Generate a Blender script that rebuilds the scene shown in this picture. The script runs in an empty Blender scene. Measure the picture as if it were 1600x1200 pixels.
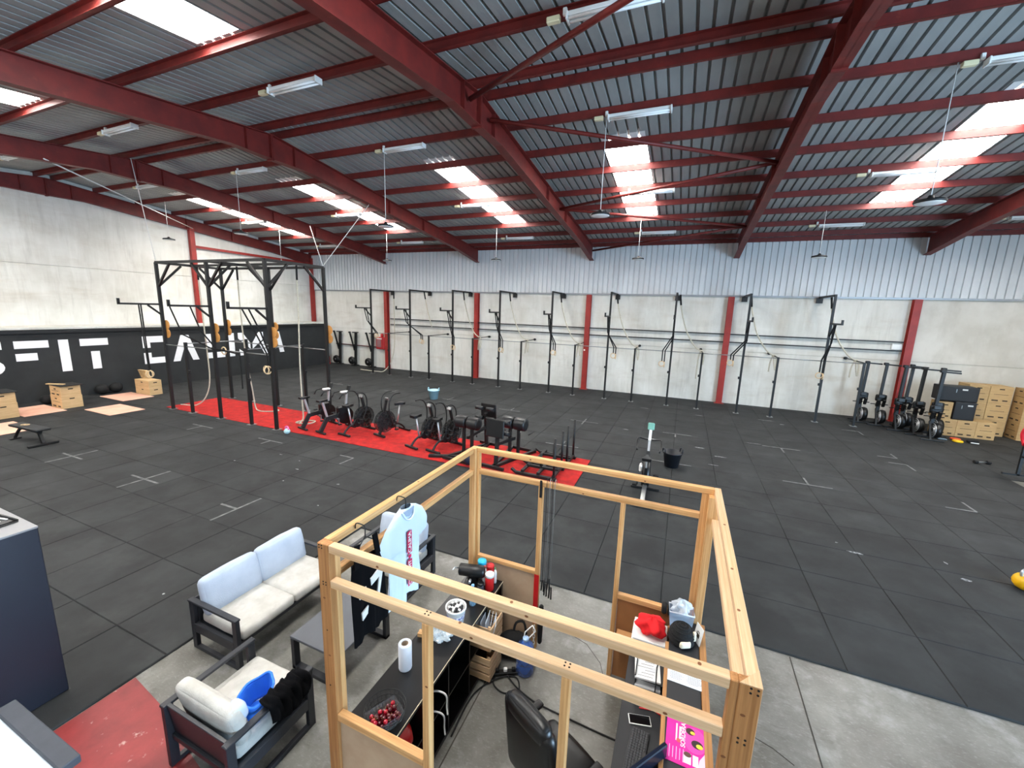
import bpy, math, random
from mathutils import Vector, Matrix, Euler
random.seed(7)
PI = math.pi
scene = bpy.context.scene
COL = scene.collection

# ---------------------------------------------------------------- camera
cam_d = bpy.data.cameras.new('camera')
cam = bpy.data.objects.new('camera', cam_d)
COL.objects.link(cam)
YAW, PITCH, ROLL, EYE, FPX = -0.3930, -0.1806, 0.0318, 3.9334, 632.17
_fw = Vector((math.sin(YAW) * math.cos(PITCH), math.cos(YAW) * math.cos(PITCH), math.sin(PITCH)))
_rt = Vector((math.cos(YAW), -math.sin(YAW), 0.0))
_up = _rt.cross(_fw)
_r2 = _rt * math.cos(ROLL) + _up * math.sin(ROLL)
_u2 = -_rt * math.sin(ROLL) + _up * math.cos(ROLL)
cam.matrix_world = Matrix(((_r2.x, _u2.x, -_fw.x, 0), (_r2.y, _u2.y, -_fw.y, 0), (_r2.z, _u2.z, -_fw.z, EYE), (0, 0, 0, 1)))
cam_d.sensor_fit = 'HORIZONTAL'
cam_d.sensor_width = 36.0
cam_d.lens = FPX / 1600 * 36.0
cam_d.clip_start = 0.05
cam_d.clip_end = 200
scene.camera = cam

# ---------------------------------------------------------------- view, world, large lights
vs = scene.view_settings
vs.view_transform = 'Standard'
vs.look = 'None'
vs.gamma = 1.0
vs.use_curve_mapping = False
vs.exposure = 0.35
SKYLIGHT_STRENGTH = 18.0
world = bpy.data.worlds.new('world')
scene.world = world
world.use_nodes = True
world.node_tree.nodes['Background'].inputs[0].default_value = (0.62, 0.74, 0.92, 1)
world.node_tree.nodes['Background'].inputs[1].default_value = 1.0

def area_light(name, loc, rot, sx, sy, power, color):
    l = bpy.data.lights.new(name, 'AREA')
    l.shape = 'RECTANGLE'
    l.size, l.size_y, l.energy, l.color = sx, sy, power, color
    o = bpy.data.objects.new(name, l)
    COL.objects.link(o)
    o.location = loc
    o.rotation_euler = rot
    return o
# daylight entering through the open roller door in the right wall
area_light('roller_door_daylight', (14.40, 1.2, 2.5), (PI / 2, 0, PI / 2), 6.0, 4.4, 3000, (0.50, 0.74, 1.0))
# daylight through the window band of the front wall
area_light('front_window_daylight', (-9.5, -3.86, 4.9), (PI / 2, 0, 0), 16.0, 1.6, 220, (0.92, 0.96, 1.0))

# ---------------------------------------------------------------- mesh collector
class MB:
    def __init__(s):
        s.v, s.f, s.sm = [], [], []
    def add(s, verts, faces, smooth=False):
        b = len(s.v)
        s.v += [tuple(x) for x in verts]
        s.f += [tuple(i + b for i in f) for f in faces]
        s.sm += [smooth] * len(faces)
        return s
    def bb(s, x0, x1, y0, y1, z0, z1):
        v = [(x0, y0, z0), (x1, y0, z0), (x1, y1, z0), (x0, y1, z0), (x0, y0, z1), (x1, y0, z1), (x1, y1, z1), (x0, y1, z1)]
        return s.add(v, [(3, 2, 1, 0), (4, 5, 6, 7), (0, 1, 5, 4), (1, 2, 6, 5), (2, 3, 7, 6), (3, 0, 4, 7)])
    def box(s, c, d, rot=None, bev=0.0):
        hx, hy, hz = d[0] / 2, d[1] / 2, d[2] / 2
        if bev <= 0:
            v = [(-hx, -hy, -hz), (hx, -hy, -hz), (hx, hy, -hz), (-hx, hy, -hz), (-hx, -hy, hz), (hx, -hy, hz), (hx, hy, hz), (-hx, hy, hz)]
            f = [(3, 2, 1, 0), (4, 5, 6, 7), (0, 1, 5, 4), (1, 2, 6, 5), (2, 3, 7, 6), (3, 0, 4, 7)]
        else:
            b = min(bev, hx * .9, hy * .9, hz * .9)
            v, idx = [], {}
            for sx in (-1, 1):
                for sy in (-1, 1):
                    for sz in (-1, 1):
                        for ax in range(3):
                            p = [sx * (hx - b), sy * (hy - b), sz * (hz - b)]
                            p[ax] = (sx * hx, sy * hy, sz * hz)[ax]
                            idx[(sx, sy, sz, ax)] = len(v)
                            v.append(tuple(p))
            f = []
            for ax in range(3):
                o1, o2 = [(1, 2), (2, 0), (0, 1)][ax]
                for sg in (-1, 1):
                    q = []
                    for a, b2 in ((-1, -1), (1, -1), (1, 1), (-1, 1)):
                        t = [0, 0, 0]; t[ax] = sg; t[o1] = a; t[o2] = b2
                        q.append(idx[(*t, ax)])
                    f.append(tuple(q if sg > 0 else q[::-1]))
            for ax in range(3):
                o1, o2 = [(1, 2), (2, 0), (0, 1)][ax]
                for a in (-1, 1):
                    for b2 in (-1, 1):
                        def k(e, w):
                            t = [0, 0, 0]; t[ax] = e; t[o1] = a; t[o2] = b2
                            return idx[(*t, w)]
                        q = (k(-1, o1), k(1, o1), k(1, o2), k(-1, o2))
                        f.append(q if a * b2 < 0 else q[::-1])
            for sx in (-1, 1):
                for sy in (-1, 1):
                    for sz in (-1, 1):
                        q = tuple(idx[(sx, sy, sz, i)] for i in range(3))
                        f.append(q if sx * sy * sz > 0 else q[::-1])
        R = Euler(rot).to_matrix() if rot else Matrix.Identity(3)
        c = Vector(c)
        return s.add([R @ Vector(p) + c for p in v], f)
    def bar(s, p0, p1, w, h=None, up=(0, 0, 1)):
        h = h or w
        p0, p1 = Vector(p0), Vector(p1)
        d = (p1 - p0).normalized()
        u = Vector(up)
        if abs(d.dot(u)) > .98:
            u = Vector((0, 1, 0)) if abs(d.y) < .9 else Vector((1, 0, 0))
        a = d.cross(u).normalized(); b = a.cross(d).normalized()
        v = []
        for p in (p0, p1):
            for x, y in ((-1, -1), (1, -1), (1, 1), (-1, 1)):
                v.append(p + a * (x * w / 2) + b * (y * h / 2))
        return s.add(v, [(0, 1, 2, 3), (7, 6, 5, 4), (0, 4, 5, 1), (1, 5, 6, 2), (2, 6, 7, 3), (3, 7, 4, 0)])
    def tube(s, pts, r, n=8, closed=False, flat=None):
        P = [Vector(p) for p in pts]
        N = len(P)
        rs = r if isinstance(r, (list, tuple)) else [r] * N
        T = []
        for i in range(N):
            a = P[(i - 1) % N] if (i > 0 or closed) else P[i]
            b = P[(i + 1) % N] if (i < N - 1 or closed) else P[i]
            T.append((b - a).normalized())
        u = Vector((0, 0, 1)) if abs(T[0].z) < .9 else Vector((1, 0, 0))
        a = T[0].cross(u).normalized()
        v = []
        for i in range(N):
            a = (a - T[i] * a.dot(T[i])).normalized()
            b = T[i].cross(a)
            for k in range(n):
                t = 2 * PI * k / n
                v.append(P[i] + a * (math.cos(t) * rs[i]) + b * (math.sin(t) * rs[i] * (flat or 1)))
        f = []
        for i in range(N if closed else N - 1):
            j = (i + 1) % N
            for k in range(n):
                l = (k + 1) % n
                f.append((i * n + k, i * n + l, j * n + l, j * n + k))
        s.add(v, f, True)
        if not closed:
            b = len(s.v) - len(v)
            s.f += [tuple(b + k for k in range(n))[::-1], tuple(b + (N - 1) * n + k for k in range(n))]
            s.sm += [False, False]
        return s
    def cyl(s, p0, p1, r0, r1=None, n=12):
        return s.tube([p0, p1], [r0, r0 if r1 is None else r1], n)
    def lathe(s, prof, n=16, c=(0, 0, 0), axis='z', smooth=True):
        v, f = [], []
        for r, z in prof:
            for k in range(n):
                t = 2 * PI * k / n
                p = (r * math.cos(t), r * math.sin(t), z)
                if axis == 'x': p = (p[2], p[0], p[1])
                elif axis == 'y': p = (p[1], p[2], p[0])
                v.append((p[0] + c[0], p[1] + c[1], p[2] + c[2]))
        for i in range(len(prof) - 1):
            for k in range(n):
                l = (k + 1) % n
                f.append((i * n + k, i * n + l, (i + 1) * n + l, (i + 1) * n + k))
        f.append(tuple(range(n))[::-1])
        m = (len(prof) - 1) * n
        f.append(tuple(m + k for k in range(n)))
        return s.add(v, f, smooth)
    def sphere(s, c, r, sc=(1, 1, 1), n=14, m=8):
        v, f = [], []
        for i in range(1, m):
            a = PI * i / m
            for k in range(n):
                t = 2 * PI * k / n
                v.append((c[0] + r * sc[0] * math.sin(a) * math.cos(t), c[1] + r * sc[1] * math.sin(a) * math.sin(t), c[2] - r * sc[2] * math.cos(a)))
        for i in range(m - 2):
            for k in range(n):
                l = (k + 1) % n
                f.append((i * n + k, i * n + l, (i + 1) * n + l, (i + 1) * n + k))
        b = len(v)
        v += [(c[0], c[1], c[2] - r * sc[2]), (c[0], c[1], c[2] + r * sc[2])]
        for k in range(n):
            l = (k + 1) % n
            f.append((b, l, k))
            f.append((b + 1, (m - 2) * n + k, (m - 2) * n + l))
        return s.add(v, f, True)
    def torus(s, c, R, r, axis='z', n=20, m=8, arc=2 * PI, start=0):
        pts = []
        full = abs(arc - 2 * PI) < 1e-6
        for i in range(n if full else n + 1):
            t = start + arc * i / n
            x, y = R * math.cos(t), R * math.sin(t)
            p = {'z': (x, y, 0), 'x': (0, x, y), 'y': (x, 0, y)}[axis]
            pts.append((c[0] + p[0], c[1] + p[1], c[2] + p[2]))
        return s.tube(pts, r, m, closed=full)
    def prism(s, poly, a0, a1, plane='xy'):
        # polygon (counter-clockwise or not) extruded from a0 to a1 along the third axis
        def P(p, a):
            return {'xy': (p[0], p[1], a), 'xz': (p[0], a, p[1]), 'yz': (a, p[0], p[1])}[plane]
        n = len(poly)
        v = [P(p, a0) for p in poly] + [P(p, a1) for p in poly]
        f = [tuple(range(n))[::-1], tuple(range(n, 2 * n))] + [(i, (i + 1) % n, n + (i + 1) % n, n + i) for i in range(n)]
        return s.add(v, f)
    def soft(s, c, d, r=0.06, puff=0.0, n=8, rot=None, noise=0.0, seed=0):
        # rounded, slightly puffed cushion block
        rnd = random.Random(seed)
        ph = [rnd.uniform(0, 6) for _ in range(6)]
        h = [x / 2 for x in d]
        r = min(r, *[x * .98 for x in h])
        R = Euler(rot).to_matrix() if rot else Matrix.Identity(3)
        C = Vector(c)
        def ticks(L):
            e = [-1, -.93, -.8]
            mid = [i / 5 * 1.6 - .8 for i in range(1, 5)]
            return [t * L for t in e + mid + [.8, .93, 1]]
        T = [ticks(x) for x in h]
        def mp(p):
            q = Vector([max(-(h[i] - r), min(h[i] - r, p[i])) for i in range(3)])
            dl = Vector(p) - q
            if dl.length > 1e-9:
                # outermost grid points lie on the box; pull them on the rounding
                o = dl.normalized() * r
                q = q + o
            for ax in range(3):
                a, b = (ax + 1) % 3, (ax + 2) % 3
                if abs(p[ax]) > h[ax] * .999:
                    w = max(0, 1 - (p[a] / h[a]) ** 2) * max(0, 1 - (p[b] / h[b]) ** 2)
                    q[ax] += math.copysign(puff * w, p[ax])
                    if noise:
                        q[ax] += noise * w * (math.sin(p[a] * 19 + ph[ax]) * math.sin(p[b] * 17 + ph[ax + 3]) + .5 * math.sin(p[a] * 41 + p[b] * 23 + ph[0]))
            return R @ q + C
        for ax in range(3):
            a, b = (ax + 1) % 3, (ax + 2) % 3
            for sg in (-1, 1):
                v, f = [], []
                na, nb = len(T[a]), len(T[b])
                for i in range(na):
                    for j in range(nb):
                        p = [0, 0, 0]
                        p[ax] = sg * h[ax]; p[a] = T[a][i]; p[b] = T[b][j]
                        v.append(mp(p))
                for i in range(na - 1):
                    for j in range(nb - 1):
                        q = (i * nb + j, (i + 1) * nb + j, (i + 1) * nb + j + 1, i * nb + j + 1)
                        f.append(q if sg > 0 else q[::-1])
                s.add(v, f, True)
        return s
    def sheet(s, fn, nu, nv, smooth=True, thick=None):
        v = [fn(i / nu, j / nv) for i in range(nu + 1) for j in range(nv + 1)]
        w = nv + 1
        f = [(i * w + j, (i + 1) * w + j, (i + 1) * w + j + 1, i * w + j + 1) for i in range(nu) for j in range(nv)]
        return s.add(v, f, smooth)
    def mesh(s, name):
        me = bpy.data.meshes.new(name)
        me.from_pydata(s.v, [], s.f)
        if any(s.sm):
            me.polygons.foreach_set('use_smooth', s.sm)
        me.update()
        return me

def obj(name, mb, mat, parent=None, loc=None, rz=None, rot=None, solid=0.0):
    me = mb.mesh(name) if isinstance(mb, MB) else mb
    if mat is not None and not me.materials:
        me.materials.append(mat)
    o = bpy.data.objects.new(name, me)
    COL.objects.link(o)
    if parent: o.parent = parent
    if loc: o.location = loc
    if rz is not None: o.rotation_euler = (0, 0, rz)
    if rot: o.rotation_euler = rot
    if solid:
        md = o.modifiers.new('thickness', 'SOLIDIFY'); md.thickness = solid; md.offset = 0
    return o
def tag(o, label, cat, group=None):
    o['label'] = label; o['category'] = cat
    if group: o['group'] = group
    return o
def thing(name, label, cat, loc=(0, 0, 0), rz=0.0, group=None):
    o = bpy.data.objects.new(name, None)
    o.empty_display_size = .1
    COL.objects.link(o)
    o.location = loc; o.rotation_euler = (0, 0, rz)
    return tag(o, label, cat, group)
def struct(name, mb=None, mat=None):
    if mb is None:
        o = bpy.data.objects.new(name, None); COL.objects.link(o)
    else:
        o = obj(name, mb, mat)
    o['kind'] = 'structure'
    return o
def copy_tree(o, parent=None):
    c = o.copy(); COL.objects.link(c)
    c.parent = parent
    for ch in list(o.children):
        copy_tree(ch, c)
    return c
def dup(root, loc, rz, label, group=None):
    c = copy_tree(root)
    c.location = loc; c.rotation_euler = (0, 0, rz)
    c['label'] = label
    if group: c['group'] = group
    return c

# ---------------------------------------------------------------- materials
def lin(c):
    return tuple(((x / 255) / 12.92 if x / 255 <= .04045 else ((x / 255 + .055) / 1.055) ** 2.4) for x in c) + (1.0,)
def mat(name, col, rough=.6, metal=0.0, var=0.0, scale=6.0, col2=None, bump=0.0, bscale=None, stretch=(1, 1, 1), coord='Object', detail=4, spec=.5, rnd=0.0, lo=.35, hi=.65, alpha=None, trans=0.0, emit=0.0, coat=0.0, ior=None):
    m = bpy.data.materials.new(name)
    m.use_nodes = True
    nt = m.node_tree
    b = nt.nodes['Principled BSDF']
    b.inputs['Base Color'].default_value = lin(col)
    b.inputs['Roughness'].default_value = rough
    b.inputs['Metallic'].default_value = metal
    b.inputs['Specular IOR Level'].default_value = spec
    if trans: b.inputs['Transmission Weight'].default_value = trans
    if ior: b.inputs['IOR'].default_value = ior
    if alpha is not None: b.inputs['Alpha'].default_value = alpha
    if coat: b.inputs['Coat Weight'].default_value = coat
    if emit:
        b.inputs['Emission Color'].default_value = lin(col); b.inputs['Emission Strength'].default_value = emit
    cur = None
    if col2 is not None or var or bump:
        if coord == 'World':
            g = nt.nodes.new('ShaderNodeNewGeometry'); src = g.outputs['Position']
        else:
            tc = nt.nodes.new('ShaderNodeTexCoord'); src = tc.outputs[coord]
        mp = nt.nodes.new('ShaderNodeMapping'); mp.inputs['Scale'].default_value = stretch
        nt.links.new(src, mp.inputs['Vector'])
        vec = mp.outputs['Vector']
        if col2 is not None or var:
            nz = nt.nodes.new('ShaderNodeTexNoise')
            nz.inputs['Scale'].default_value = scale; nz.inputs['Detail'].default_value = detail; nz.inputs['Roughness'].default_value = .6
            nt.links.new(vec, nz.inputs['Vector'])
            cr = nt.nodes.new('ShaderNodeValToRGB')
            c1 = lin(col)
            c2 = lin(col2) if col2 is not None else tuple(x * (1 - var) for x in c1[:3]) + (1,)
            cr.color_ramp.elements[0].position = lo; cr.color_ramp.elements[0].color = c2
            cr.color_ramp.elements[1].position = hi; cr.color_ramp.elements[1].color = c1
            nt.links.new(nz.outputs['Fac'], cr.inputs['Fac'])
            cur = cr.outputs['Color']
        if bump:
            nb = nt.nodes.new('ShaderNodeTexNoise')
            nb.inputs['Scale'].default_value = bscale or scale * 4; nb.inputs['Detail'].default_value = 3
            nt.links.new(vec, nb.inputs['Vector'])
            bp = nt.nodes.new('ShaderNodeBump'); bp.inputs['Strength'].default_value = bump; bp.inputs['Distance'].default_value = .01
            nt.links.new(nb.outputs['Fac'], bp.inputs['Height'])
            nt.links.new(bp.outputs['Normal'], b.inputs['Normal'])
    if rnd:
        oi = nt.nodes.new('ShaderNodeObjectInfo')
        mr = nt.nodes.new('ShaderNodeMapRange')
        mr.inputs['To Min'].default_value = 1 - rnd; mr.inputs['To Max'].default_value = 1 + rnd
        nt.links.new(oi.outputs['Random'], mr.inputs['Value'])
        mx = nt.nodes.new('ShaderNodeMix'); mx.data_type = 'RGBA'; mx.blend_type = 'MULTIPLY'
        mx.inputs['Factor'].default_value = 1
        if cur is None: mx.inputs['A'].default_value = lin(col)
        else: nt.links.new(cur, mx.inputs['A'])
        nt.links.new(mr.outputs['Result'], mx.inputs['B'])
        cur = mx.outputs['Result']
    if cur is not None:
        nt.links.new(cur, b.inputs['Base Color'])
    return m
def overlay(m, col, scale, lo, hi, stretch=(1, 1, 1), coord='World', detail=5, amount=1.0):
    # second noise layer mixed over the base colour (dust, stains, wear)
    nt = m.node_tree; b = nt.nodes['Principled BSDF']
    if coord == 'World':
        src = nt.nodes.new('ShaderNodeNewGeometry').outputs['Position']
    else:
        src = nt.nodes.new('ShaderNodeTexCoord').outputs[coord]
    mp = nt.nodes.new('ShaderNodeMapping'); mp.inputs['Scale'].default_value = stretch
    mp.inputs['Location'].default_value = (3.1, 7.7, 1.3)
    nt.links.new(src, mp.inputs['Vector'])
    nz = nt.nodes.new('ShaderNodeTexNoise'); nz.inputs['Scale'].default_value = scale; nz.inputs['Detail'].default_value = detail; nz.inputs['Roughness'].default_value = .65
    nt.links.new(mp.outputs['Vector'], nz.inputs['Vector'])
    mr = nt.nodes.new('ShaderNodeMapRange'); mr.inputs['From Min'].default_value = lo; mr.inputs['From Max'].default_value = hi
    mr.inputs['To Max'].default_value = amount
    nt.links.new(nz.outputs['Fac'], mr.inputs['Value'])
    mx = nt.nodes.new('ShaderNodeMix'); mx.data_type = 'RGBA'
    nt.links.new(mr.outputs['Result'], mx.inputs['Factor'])
    l = b.inputs['Base Color'].links
    if l: nt.links.new(l[0].from_socket, mx.inputs['A'])
    else: mx.inputs['A'].default_value = b.inputs['Base Color'].default_value
    mx.inputs['B'].default_value = lin(col)
    nt.links.new(mx.outputs['Result'], b.inputs['Base Color'])
    return m

K = {}
K['concrete_wall'] = overlay(overlay(mat('concrete_wall', (228, 227, 220), .9, col2=(210, 208, 199), scale=.9, bump=.15, bscale=30, coord='World', stretch=(1, 1, .6)), (196, 192, 180), .55, .52, .78, (1, 1, 2.2), amount=.7), (236, 235, 229), 2.2, .5, .75, (2.5, 2.5, .25), amount=.5)
K['concrete_grey'] = overlay(mat('concrete_grey_panel', (220, 218, 210), .9, col2=(202, 199, 189), scale=.9, bump=.15, bscale=30, coord='World'), (178, 174, 164), 1.2, .52, .8, (1.5, 1.5, .4), amount=.6)
K['cladding'] = mat('galvanised_cladding', (222, 226, 228), .4, metal=.0, var=.12, scale=1.2, coord='World', stretch=(1, 1, .3))
K['roof_sheet'] = mat('galvanised_roof_sheet', (168, 170, 168), .55, metal=.1, var=.2, scale=1.5, coord='World', stretch=(1, .3, 1), rnd=.06)
K['trim_metal'] = mat('zinc_flashing', (150, 154, 158), .4, metal=.6)
K['red_steel'] = overlay(mat('red_primer_steel', (118, 34, 28), .55, col2=(98, 28, 24), scale=3, coord='World'), (170, 84, 62), 6, .62, .8, amount=.35)
K['red_column'] = overlay(mat('red_painted_column', (160, 44, 36), .5, col2=(142, 38, 32), scale=3, coord='World'), (200, 110, 90), 7, .66, .8, amount=.4)
K['rubber_mat'] = overlay(overlay(mat('rubber_mat', (49, 51, 52), .74, col2=(36, 37, 38), scale=1.3, bump=.25, bscale=160, coord='World', rnd=.09, spec=.3), (76, 78, 77), 1.1, .52, .85, (1, 1, 1), amount=.5), (140, 142, 140), 55, .70, .80, amount=.35)
K['concrete_floor'] = overlay(overlay(mat('worn_concrete_floor', (122, 121, 115), .40, col2=(86, 84, 77), scale=1.6, bump=.12, bscale=18, coord='World', detail=8), (150, 151, 148), 3.5, .52, .72, amount=.6), (92, 90, 84), 2.3, .6, .82, amount=.6)
overlay(K['concrete_floor'], (172, 174, 174), 26, .54, .72, (1, 2.2, 1), amount=.28)
overlay(K['concrete_floor'], (84, 80, 72), 9, .54, .74, (1, 1.8, 1), amount=.5)
overlay(K['concrete_wall'], (176, 160, 134), .7, .54, .8, (.6, .6, 2.6), amount=.4)
overlay(K['concrete_wall'], (168, 165, 156), 1.6, .55, .8, (3, 3, .35), amount=.45)
K['red_floor_paint'] = overlay(mat('worn_red_floor_paint', (150, 50, 50), .5, col2=(122, 36, 38), scale=3, coord='World', detail=8, bump=.1), (196, 168, 158), 9, .63, .72, amount=.8)
K['joint'] = mat('dark_joint', (62, 58, 52), .9)
K['tape'] = mat('worn_white_tape', (126, 128, 127), .8, col2=(88, 90, 90), scale=9, coord='World')
K['skylight'] = mat('translucent_skylight', (255, 253, 248), .6)
_b = K['skylight'].node_tree.nodes['Principled BSDF']
_b.inputs['Emission Color'].default_value = (1.0, .985, .95, 1); _b.inputs['Emission Strength'].default_value = SKYLIGHT_STRENGTH
K['black_wall'] = mat('black_painted_wall', (44, 46, 47), .75, col2=(36, 38, 39), scale=1.5, coord='World')
K['letter_white'] = mat('white_wall_lettering', (252, 252, 253), .6)
K['black_steel'] = mat('black_powder_coated_steel', (19, 19, 20), .5, var=.2, scale=8)
K['grey_steel'] = mat('bare_grey_steel', (150, 152, 152), .35, metal=.8)
K['chrome'] = mat('chrome', (205, 206, 208), .35, metal=.7)
K['black_plastic'] = mat('black_plastic', (15, 15, 16), .4)
K['matt_black'] = mat('matt_black_rubber', (14, 14, 15), .8)
K['white_plastic'] = mat('white_plastic', (240, 240, 237), .45)
K['diffuser'] = mat('frosted_diffuser', (248, 249, 248), .35)
K['cream_plastic'] = mat('aged_cream_plastic', (226, 216, 178), .5)
K['vinyl'] = mat('black_vinyl_pad', (30, 31, 33), .38, bump=.05, bscale=90)
K['red_carpet'] = mat('red_artificial_turf', (196, 24, 18), .95, col2=(150, 13, 11), scale=5, coord='World', bump=.6, bscale=150, detail=8)
K['wood_ply'] = overlay(mat('plywood', (222, 190, 142), .65, col2=(205, 170, 122), scale=3, stretch=(1, 1, 7), detail=6), (186, 148, 102), 6, .6, .8, (1, 1, 5), coord='Object', amount=.5)
K['wood_ply2'] = overlay(mat('birch_plywood_box', (198, 166, 116), .65, col2=(182, 148, 100), scale=3, stretch=(1, 1, 7), detail=6, rnd=.07), (160, 126, 84), 6, .6, .8, (1, 1, 5), coord='Object', amount=.5)
K['pad'] = mat('peach_foam_pad', (238, 190, 166), .8, col2=(228, 172, 148), scale=2)
K['disc_wood'] = mat('orange_plywood_target', (214, 150, 78), .6, var=.15, scale=6)
K['ring_wood'] = mat('pale_wooden_ring', (214, 186, 146), .6)
K['rope'] = mat('natural_rope', (208, 201, 182), .95, var=.3, scale=40, bump=.5, bscale=120)
K['strap'] = mat('black_webbing', (12, 12, 13), .85)
K['dark_print'] = mat('dark_print', (58, 46, 34), .8)
K['slot'] = mat('dark_slot', (22, 18, 14), .9)
for ax, st in (('x', (1.0, 34, 34)), ('y', (34, 1.0, 34)), ('z', (34, 34, 1.0))):
    K['pine_' + ax] = overlay(mat('pine_timber_grain_' + ax, (222, 176, 120), .55, col2=(192, 140, 84), scale=1.6, stretch=st, detail=6, bump=.08, bscale=4, rnd=.06), (166, 112, 60), 1.3, .56, .74, st, coord='Object', amount=.6)
    K['pale_' + ax] = overlay(mat('pale_pine_grain_' + ax, (222, 190, 152), .55, col2=(200, 162, 120), scale=1.6, stretch=st, detail=6, bump=.08, bscale=4, rnd=.05), (182, 136, 90), 1.3, .58, .76, st, coord='Object', amount=.55)
    K['old_' + ax] = overlay(mat('weathered_pine_grain_' + ax, (182, 130, 78), .55, col2=(150, 100, 54), scale=1.6, stretch=st, detail=6, bump=.1, bscale=4), (128, 82, 40), 1.1, .58, .78, st, coord='Object', amount=.6)
K['board'] = mat('raw_fibreboard', (190, 164, 136), .8, col2=(178, 150, 122), scale=4)
K['brown_board'] = mat('brown_fibreboard', (166, 112, 66), .7, var=.12, scale=5)
K['alu'] = mat('anthracite_aluminium', (40, 42, 48), .42)
K['alu_top'] = mat('grey_table_top', (86, 89, 95), .4, var=.08, scale=5)
K['cushion_blue'] = mat('pale_blue_grey_fabric', (184, 195, 210), .9, col2=(170, 182, 199), scale=3, bump=.2, bscale=120)
K['cushion_white'] = overlay(mat('off_white_fabric', (198, 197, 192), .9, col2=(180, 178, 171), scale=5, bump=.2, bscale=120), (150, 145, 135), 5, .58, .8, coord='Object', amount=.5)
K['red_paint'] = mat('red_gloss_paint', (196, 28, 30), .35)
K['paper'] = mat('white_paper', (224, 224, 222), .8)
K['paper_blue'] = mat('cool_white_paper', (226, 232, 240), .8)
K['ink'] = mat('grey_ink', (96, 96, 100), .8)
K['black_melamine'] = mat('black_brown_melamine', (15, 14, 15), .33, var=.2, scale=3)
K['pale_edge'] = mat('pale_worn_edge', (206, 190, 160), .7)
def clear(name, col, rough=.05, alpha=.3):
    m = mat(name, col, rough, alpha=alpha, spec=.8)
    return m
# ================================================================ THE HALL
X0, S, D = -17.11, 6.3123, 20.69            # first column line, bay width, back wall
XW, XE, YF = -23.42, 14.45, -3.9            # left gable wall, right wall, front wall
BAYS = [X0 + S * i for i in range(-1, 6)]   # frame lines -23.42 ... 14.45
RIDGE, SL = 8.4, 0.105
def roof_z(y, z0):                          # roof-parallel plane, z0 at the ridge
    return z0 - SL * abs(y - RIDGE)
SHEET0, PUR0, PUR_H = 8.56, 8.38, 0.17

# ---------------------------------------------------------------- floor
floor = struct('floor', MB().bb(XW - .2, XE + .2, YF - .2, D + .2, -.25, 0.0), K['concrete_floor'])
obj('painted_floor_patch', MB().prism([(-4.96, 1.86), (-4.35, 1.79), (-3.75, 1.66), (-3.3, 1.58), (-2.6, 1.2), (-2.4, -.5), (-4.96, -.5)], 0.0005, 0.002), K['red_floor_paint'], floor)
for a, b in (((1.54, 5.13), (1.51, 1.2)), ((-1.6, 5.13), (-1.57, 1.0))):
    obj('floor_joint', MB().bar((a[0], a[1], .001), (b[0], b[1], .001), .012, .004), K['joint'], floor)
for pts in (((.9, 3.96), (1.02, 3.88), (1.15, 3.84), (1.3, 3.75)), ((-1.0, 4.55), (-.86, 4.35), (-.7, 4.3), (-.5, 4.1), (-.42, 3.9)), ((-.95, 3.86), (-.72, 3.95), (-.55, 3.88), (-.4, 3.92))):
    m = MB()
    for a, b in zip(pts, pts[1:]):
        m.bar((a[0], a[1], .001), (b[0], b[1], .001), .006, .003)
    obj('floor_crack', m, K['joint'], floor)
MATP = 1.01
def mat_mesh(w, d):
    m = MB()
    b, t, h = .010, .024, .012
    v = [(0, 0, 0), (w, 0, 0), (w, d, 0), (0, d, 0), (0, 0, h), (w, 0, h), (w, d, h), (0, d, h), (b, b, t), (w - b, b, t), (w - b, d - b, t), (b, d - b, t)]
    f = [(0, 1, 5, 4), (1, 2, 6, 5), (2, 3, 7, 6), (3, 0, 4, 7), (4, 5, 9, 8), (5, 6, 10, 9), (6, 7, 11, 10), (7, 4, 8, 11), (8, 9, 10, 11)]
    return v, f
cells = []
for i in range(-25, 12):
    x = 2.10 + MATP * i
    for j in range(-6, 16):
        y = 5.15 + j
        if y > D - .1: continue
        d = min(1.0, D - y)
        w = MATP
        if j < 0 and x > -5.2: continue
        if x + .5 > 8.3 and y < 14.1: continue
        if x > 12.4 or x < -22.2: continue
        cells.append((x, y, w, d))
def in_view(c):
    v = Vector((c[0] + .5, c[1] + .5, 0)) - cam.matrix_world.translation
    dz = v.dot(_fw)
    if dz < .3: return False
    return abs(v.dot(_r2) / dz) < 1.31 and abs(v.dot(_u2) / dz) < 1.0
cells.sort(key=lambda c: (not in_view(c), (c[0] + .5) ** 2 + (c[1] + .5) ** 2))
rnd = random.Random(3)
mats_shared = {}
field = MB()
for n, c in enumerate(cells):
    v, f = mat_mesh(c[2], c[3])
    if n < 300:
        key = (round(c[2], 3), round(c[3], 3))
        if key not in mats_shared:
            mats_shared[key] = MB().add(v, f).mesh('rubber_mat')
            mats_shared[key].materials.append(K['rubber_mat'])
        obj('rubber_mat', mats_shared[key], None, floor, loc=(c[0], c[1], rnd.uniform(-.0025, .0005)))
    else:
        z = rnd.uniform(-.0025, .0005)
        field.add([(a + c[0], b + c[1], e + z) for a, b, e in v], f)
fo = obj('rubber_mat_field', field, K['rubber_mat'], floor); fo['kind'] = 'stuff'
MZ = 0.0245                                  # top of the rubber mats
def tape(a, b, w=.045):
    obj('tape_mark', MB().bar((a[0], a[1], MZ + .001), (b[0], b[1], MZ + .001), w, .002), K['tape'], floor)
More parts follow.
